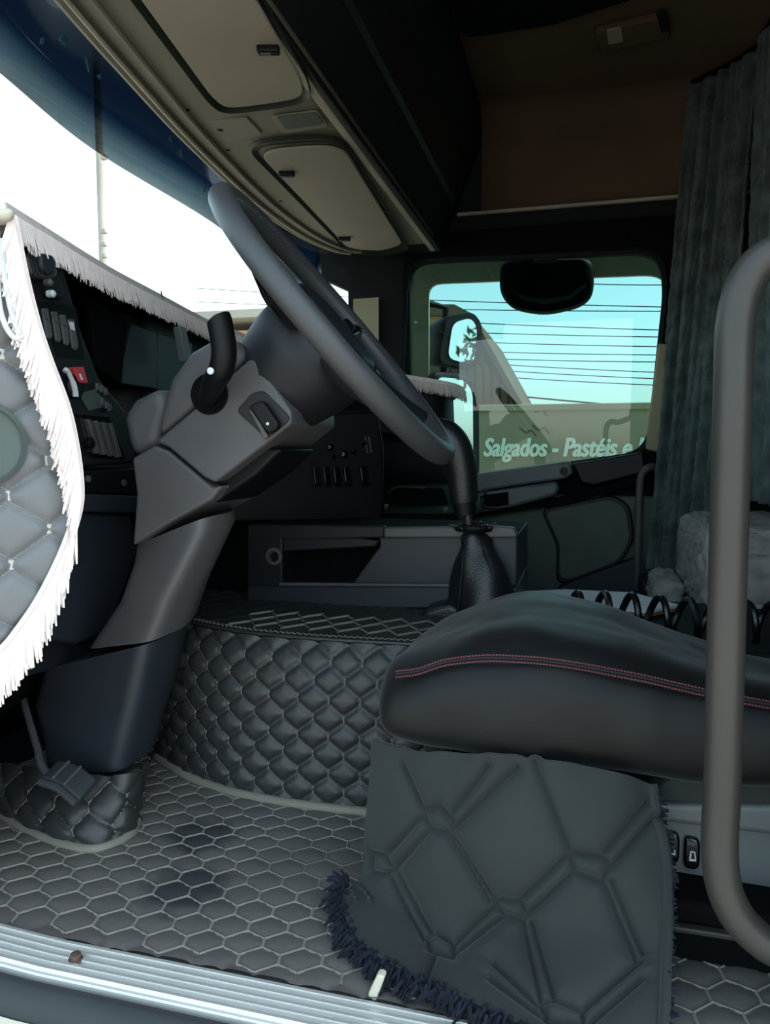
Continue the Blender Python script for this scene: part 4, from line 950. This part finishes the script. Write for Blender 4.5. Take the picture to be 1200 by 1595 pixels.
curtain('side_curtain', [Vector((.33, 2.00, 1.86)), Vector((.42, 1.92, 1.86)), Vector((.50, 1.80, 1.86))],
        [Vector((.235, 1.95, .20)), Vector((.33, 1.84, .20)), Vector((.42, 1.72, .20))], 0, 0, 5, .018, 'teal velvet curtain hanging beside the passenger window')
curtain('bunk_curtain', [Vector((.50, 1.74, 1.86)), Vector((.53, 1.2, 1.86)), Vector((.56, .75, 1.86))],
        [Vector((.50, 1.70, .47)), Vector((.53, 1.2, .47)), Vector((.56, .75, .47))], 0, 0, 9, .022, 'teal velvet curtain across the bunk behind the grab handle')

# ================================================================== DRIVER DOOR (open, at the left edge)
dp0 = Vector((-.63, -.03, .6)); dn = Vector((.66, -.75, 0)).normalized(); dt = Vector((-dn.y, dn.x, 0))*-1
dt = Vector((-.75, -.66, 0)).normalized()
def dpx(u, v, o=0): return WP(u, v, dp0+dn*o, dn)
d1 = thing('door_1', 'open driver door with grey quilted leather panel', 'door', (dp0.x, dp0.y, 0)); d1['kind'] = 'structure'
braid_px = [(18, 342), (28, 390), (40, 446), (58, 515), (75, 565), (100, 631), (114, 690), (122, 755), (118, 800), (97, 860), (62, 930), (22, 988), (0, 1012), (-50, 1060), (-130, 1110), (-260, 1140)]
bc = resample(cat_spline([dpx(u, v) for u, v in braid_px], 8), 140)
LD = .62
def dpan(s, t):
    i = t*139; k = min(int(i), 138); p = bc[k].lerp(bc[k+1], i-k); q = dp0+dt*LD; q = Vector((q.x, q.y, p.z))
    return p.lerp(q, s)
def d_ab(P): return (P[..., 0]-dp0.x)*dt.x+(P[..., 1]-dp0.y)*dt.y, P[..., 2]
def d_off(): return 0
DW, DH, DL = .088, .085, .012
quilted(dpan, 130, 180, lambda P: (d_ab(P)[0]-.018, d_ab(P)[1]-.012), DW, DH, DL, .010, 'quilted_panel', 'leather_door', d1, flip=False)
def dd_inv(a, b): p = dp0+dt*(a+.018); return Vector((p.x, p.y, b+.012)), dn
def dd_ok(a, b):
    z = b+.012; aa = a+.018
    best = min(bc, key=lambda p: abs(p.z-z)); e = (best-dp0).dot(dt); return aa > e+.004 and aa < LD-.01 and bc[-1].z < z < bc[0].z
stitches(dd_inv, dd_ok, (-.1, .7), (0, 1.1), DW, DH, DL, 'stitching', 'thread_pale', d1, wid=.0012, link=.006, lift=.0025)
# door slab behind the panel
sl = [p-dn*.012 for p in bc]+[dp0+dt*1.0+Vector((0, 0, bc[-1].z-dp0.z))-dn*.012, dp0+dt*1.0+Vector((0, 0, bc[0].z-dp0.z))-dn*.012]
MB().prism(sl, -dn*.05).build('door_shell', 'plastic_grey', d1, fix=True)
g0 = dpx(-32, 692, .006)
dg = MB().lathe(g0, dn, [(.052, -.02), (.052, .008), (.047, .012), (.045, .006), (.01, .004)], 36).build('speaker_grille', 'plastic_green_grey', d1)
dfr = thing('door_fringe', 'bright white tassel fringe around the quilted driver door panel', 'fringe', bc[70])
fcv = [p+dn*.012 for p in bc]
rb_ = []
for i, p in enumerate(fcv):
    t_ = (fcv[min(i+1, 139)]-fcv[max(i-1, 0)]).normalized(); s_v = dn.cross(t_).normalized()
    rb_.append([p+s_v*.006, p-s_v*.006, p-s_v*.006+dn*.005, p+s_v*.006+dn*.005])
MB().loft(rb_).build('braid', 'fringe_white', dfr, fix=True)
def ddir(t):
    k = interp(t, [0, .40, .55, .65, 1], [.30, .30, .1, -.05, -.05]); return dt*k+Vector((0, 0, -1))+dn*.08
strands([p+dn*.006 for p in fcv], ddir, .052, .0016, .0020, .045, rows=3, off=tuple(dn*.004), segs=4).build('tassels', 'fringe_white', dfr, kind='stuff')
# white cords looping from the door top
cdp = [[(4, 372), (6, 420), (14, 470), (24, 505), (32, 520)], [(-4, 440), (0, 480), (10, 510), (24, 527), (36, 522)]]
wc_ = thing('white_cord', 'thin white cord looping on the driver door panel', 'cord', dpx(5, 400, .03))
for q in cdp: MB().tube(cat_spline([dpx(u, v, .03) for u, v in q], 6), .0032, 8).build('loop', 'white_plastic', wc_)
MB().prism([dpx(u, v, .012) for u, v in [(2, 368), (14, 362), (16, 420), (12, 445), (2, 440)]], dn*.015).build('window_switch', 'plastic_black', d1, bevel=.003, fix=True)
MB().prism([dpx(u, v, .012) for u, v in [(-40, 330), (24, 335), (20, 352), (-40, 356)]], dn*.03).build('door_capping', 'cream_plastic', d1, bevel=.006, fix=True)

# ================================================================== OUTSIDE: MIRRORS
km = thing('kerb_mirror', 'black kerb mirror hanging outside the passenger window', 'mirror', W(850, 430, y=2.32))
kring = []
ko = rounded([W(u, v, y=2.20) for u, v in [(780, 404), (925, 402), (926, 458), (905, 478), (850, 490), (800, 482), (778, 458)]], .05, 5); kc = sum(ko, Vector())/len(ko)
MB().loft([[kc+(p-kc)*k+Vector((0, d, 0)) for p in ko] for k, d in ((.94, -.012), (1, 0), (1.0, .03), (.9, .06), (.6, .075))]).build('housing', 'plastic_black', km, fix=True, angle=50)
MB().loft([[W(u, v, y=2.184) for u, v in [(796, 452), (820, 462), (850, 466), (885, 460), (914, 440), (914, 446), (888, 467), (850, 474), (818, 469)]], [W(u, v, y=2.20) for u, v in [(796, 452), (820, 462), (850, 466), (885, 460), (914, 440), (914, 446), (888, 467), (850, 474), (818, 469)]]]).build('crescent_highlight', 'plastic_seat', km, fix=True)  # paler crescent piece stands in for the highlight on the housing
MB().box(W(850, 390, y=2.175), (.09, .07, .10)).build('bracket', 'plastic_black', km, bevel=.01)
mn = Vector((.80, -.60, .0)).normalized()
def mhead(name, lab, px, gpx, p0, d=.09):
    t = thing(name, lab, 'mirror', p0)
    o = rounded([WP(u, v, p0, mn) for u, v in px], .05, 6); c = sum(o, Vector())/len(o)
    MB().loft([[c+(p-c)*k-mn*e for p in o] for k, e in ((.97, -.008), (1, 0), (1, .03), (.85, d), (.5, d*1.3))]).build('housing', 'plastic_black', t, fix=True, angle=50)
    g_ = rounded([WP(u, v, p0+mn*.010, mn) for u, v in gpx], .04, 6)
    MB().prism(g_, mn*.003).build('mirror_glass', 'mirror', t, fix=True, smooth=False)
    return t
mhead('wide_angle_mirror', 'smaller upper wing mirror outside the passenger window', [(694, 492), (735, 484), (751, 505), (748, 560), (735, 578), (680, 566)], [(705, 503), (733, 495), (743, 510), (740, 556), (732, 568), (697, 558)], W(720, 530, y=2.42), .14)
mm_ = mhead('main_mirror', 'tall lower wing mirror outside the passenger window', [(672, 578), (725, 582), (745, 605), (746, 742), (740, 760), (672, 760)], [(680, 587), (722, 591), (736, 610), (737, 750), (680, 750)], W(715, 660, y=2.40), .08)
MB().tube([W(655, 590, y=2.36), W(690, 585, y=2.45), W(695, 480, y=2.45), W(660, 470, y=2.36)], .018, 10).build('mirror_arm', 'plastic_black', mm_)

# ================================================================== OUTSIDE: WALL, HOUSE, LINES
YW = 6.0
bwl = thing('boundary_wall', 'grey rendered wall with painted lettering across the street', 'wall', (0, YW, -1.35))
MB().box((1.5, YW+.1, -.16), (9.4, .2, 2.38)).build('wall_face', 'wall_render', bwl)
zt = W(1005, 627, y=YW).z
MB().box((1.5, YW+.1, zt-.03), (9.4, .26, .06)).build('coping', 'wall_render', bwl, bevel=.01)
def text(s, p, size, name, parent, shear=.22, wx=1.0):
    cu_ = bpy.data.curves.new(name, 'FONT'); cu_.body = s; cu_.size = size; cu_.extrude = .004; cu_.offset = .002; cu_.shear = shear
    to = bpy.data.objects.new('tmp', cu_); COL.objects.link(to); bpy.context.view_layer.update()
    me = bpy.data.meshes.new_from_object(to.evaluated_get(bpy.context.evaluated_depsgraph_get())); bpy.data.objects.remove(to)
    for v in me.vertices: x, y, z = v.co; v.co = (p.x+x*wx, p.y-z, p.z+y)
    me.materials.clear(); me.materials.append(MATS['letter_white'])
    o = bpy.data.objects.new(name, me); COL.objects.link(o); put(o, parent); return o
t0 = W(752, 710, y=YW-.006)
tx = text('Salgados - Pastéis e L', t0, .23, 'lettering', bwl)
xs = [v.co.x for v in tx.data.vertices]; 
tgt = W(960, 702, y=YW-.006).x
# scale so that the words up to 'e' span the photographed width
tmp = text('Salgados - Pastéis', t0, .23, 'probe', bwl); pw = max(v.co.x for v in tmp.data.vertices)-t0.x; bpy.data.objects.remove(tmp)
k = (tgt-t0.x)/pw
for v in tx.data.vertices: v.co.x = t0.x+(v.co.x-t0.x)*k
bmx = bmesh.new(); bmx.from_mesh(tx.data)
for i, (ox, oz) in enumerate(((.010, 0), (.005, .004), (.005, -.004), (.014, .0))):
    bm2 = bmx.copy(); bmesh.ops.translate(bm2, verts=bm2.verts, vec=(ox, -.0007*(i+1), oz)); tmpm = bpy.data.meshes.new('layer'); bm2.to_mesh(tmpm); bm2.free()
    if i == 0: acc = bmesh.new(); acc.from_mesh(tx.data)
    acc.from_mesh(tmpm); bpy.data.meshes.remove(tmpm)
acc.to_mesh(tx.data); acc.free(); bmx.free()
for i, (u, v) in enumerate([(838, 640), (842, 668), (822, 672)]):
    MB().tube(cat_spline([W(u+a, v+b_, y=YW-.004) for a, b_ in [(-12, -6), (-2, 2), (6, -2), (14, 8)]], 3), .005, 5).build('crack', 'house_wood', bwl)
# dark gabled house
hs = thing('gabled_house', 'dark wooden gabled house left of the wall', 'house', W(720, 640, y=8.0))
YH = 8.0
MB().prism([W(u, v, y=YH) for u, v in [(560, 480), (690, 478), (735, 490), (812, 632), (812, 700), (560, 700)]], (0, 3, 0)).build('gable_wall', 'house_wood', hs, fix=True)
MB().prism([W(u, v, y=YH-.12) for u, v in [(560, 474), (708, 474), (735, 488), (820, 640), (810, 640), (728, 492), (560, 488)]], (0, 3.3, 0)).build('roof', 'house_wood', hs, fix=True)
MB().prism([W(u, v, y=YH-.05) for u, v in [(560, 488), (700, 484), (690, 545), (560, 560)]], (0, .1, 0)).build('upper_wall', 'house_wall', hs, fix=True)
for i in range(9):
    u = 690+i*13; tp_ = max(560, 505+(u-735)*1.9); MB().prism([W(a, b_, y=YH-.03) for a, b_ in [(u, tp_), (u+10, tp_+18), (u+10, 640), (u, 640)]], (0, .05, 0)).build('board', 'house_wood', hs, fix=True)
# power lines: each one a sagging cable
lines = [(668, 464, 1020, 474, 'highest thin'), (668, 478, 1020, 481, 'second highest'), (745, 500, 1020, 510, 'third from the top'), (745, 515, 1020, 521, 'fourth from the top'), (760, 530, 1020, 536, 'fifth from the top'),
         (770, 545, 1020, 549, 'middle'), (780, 556, 1020, 560, 'middle lower'), (790, 565, 1020, 576, 'fourth lowest'), (800, 575, 1020, 586, 'third lowest'), (800, 585, 1020, 596, 'second lowest'), (790, 612, 1020, 632, 'lowest thick'), (900, 438, 1020, 440, 'topmost right')]
for i, (u0, v0, u1, v1, nm) in enumerate(lines):
    a, b_ = W(u0, v0, y=11), W(u1, v1, y=10); d = b_-a; a2, b2 = a-d*1.5, b_+d*1.5
    pts = [a2.lerp(b2, t)+Vector((0, 0, -.10*(1-(2*t-1)**2)+.06)) for t in np.linspace(0, 1, 16)]
    tag(MB().tube(pts, .014 if nm.startswith('lowest') else .0075, 6).build('power_line', 'cable_black'), nm+' power line across the sky in the passenger window', 'power line', 'power lines')
# pole and roof seen through the windscreen
up_ = thing('utility_pole', 'pale concrete utility pole beyond the windscreen', 'pole', W(158, 700, y=6)+Vector((0, 0, -2)))
pb = W(158, 330, y=6)
MB().tube([Vector((pb.x, pb.y, -1.35)), Vector((pb.x, pb.y, 5.2))], [.045, .035], 12).build('shaft', 'concrete', up_)
for v in (245, 360, 380, 398): MB().box(W(162, v, y=5.9), (.06, .05, .05)).build('insulator', 'concrete', up_, bevel=.01)
ln = [W(60, 240, y=7), W(75, 300, y=7), W(100, 380, y=7)]
rf = thing('far_building', 'pale flat roofed building beyond the dashboard', 'building', Vector((-9, 9, -1.35)))
a = W(365, 482, y=9); b_ = W(470, 476, y=9)
MB().box(((a.x+b_.x)/2, 10, (a.z-1.35)/2-.15), (b_.x-a.x+1.2, 2, a.z+1.35-.3)).build('block', 'house_wall', rf)
MB().box(((a.x+b_.x)/2, 9.9, a.z-.12), (b_.x-a.x+1.5, 2.4, .12)).build('roof_slab', 'concrete', rf, bevel=.01)
# tree far behind on the passenger side, seen in the mirrors
tr_ = thing('street_tree', 'leafy green tree reflected in the tall wing mirror', 'tree', (7.5, 4.6, -1.35))
MB().tube([(7.5, 4.6, -1.35), (7.55, 4.62, .3), (7.5, 4.6, 1.4)], [.16, .12, .06], 10).build('trunk', 'bark', tr_)
lv = MB()
for i in range(2600):
    a, b_ = random.uniform(0, 6.28), random.uniform(-1, 1); r = random.random()**.4; s = math.sqrt(1-b_*b_)
    p = Vector((7.5+1.6*r*s*math.cos(a), 4.9+1.6*r*s*math.sin(a), 1.9+1.2*r*b_)); e1 = Vector((random.gauss(0, 1), random.gauss(0, 1), random.gauss(0, 1))).normalized()*.09; e2 = e1.orthogonal().normalized()*.05
    lv.add([p-e1, p+e2, p+e1, p-e2], [(0, 1, 2, 3)])
lv.build('foliage', 'leaf_green', tr_, kind='stuff', smooth=False)
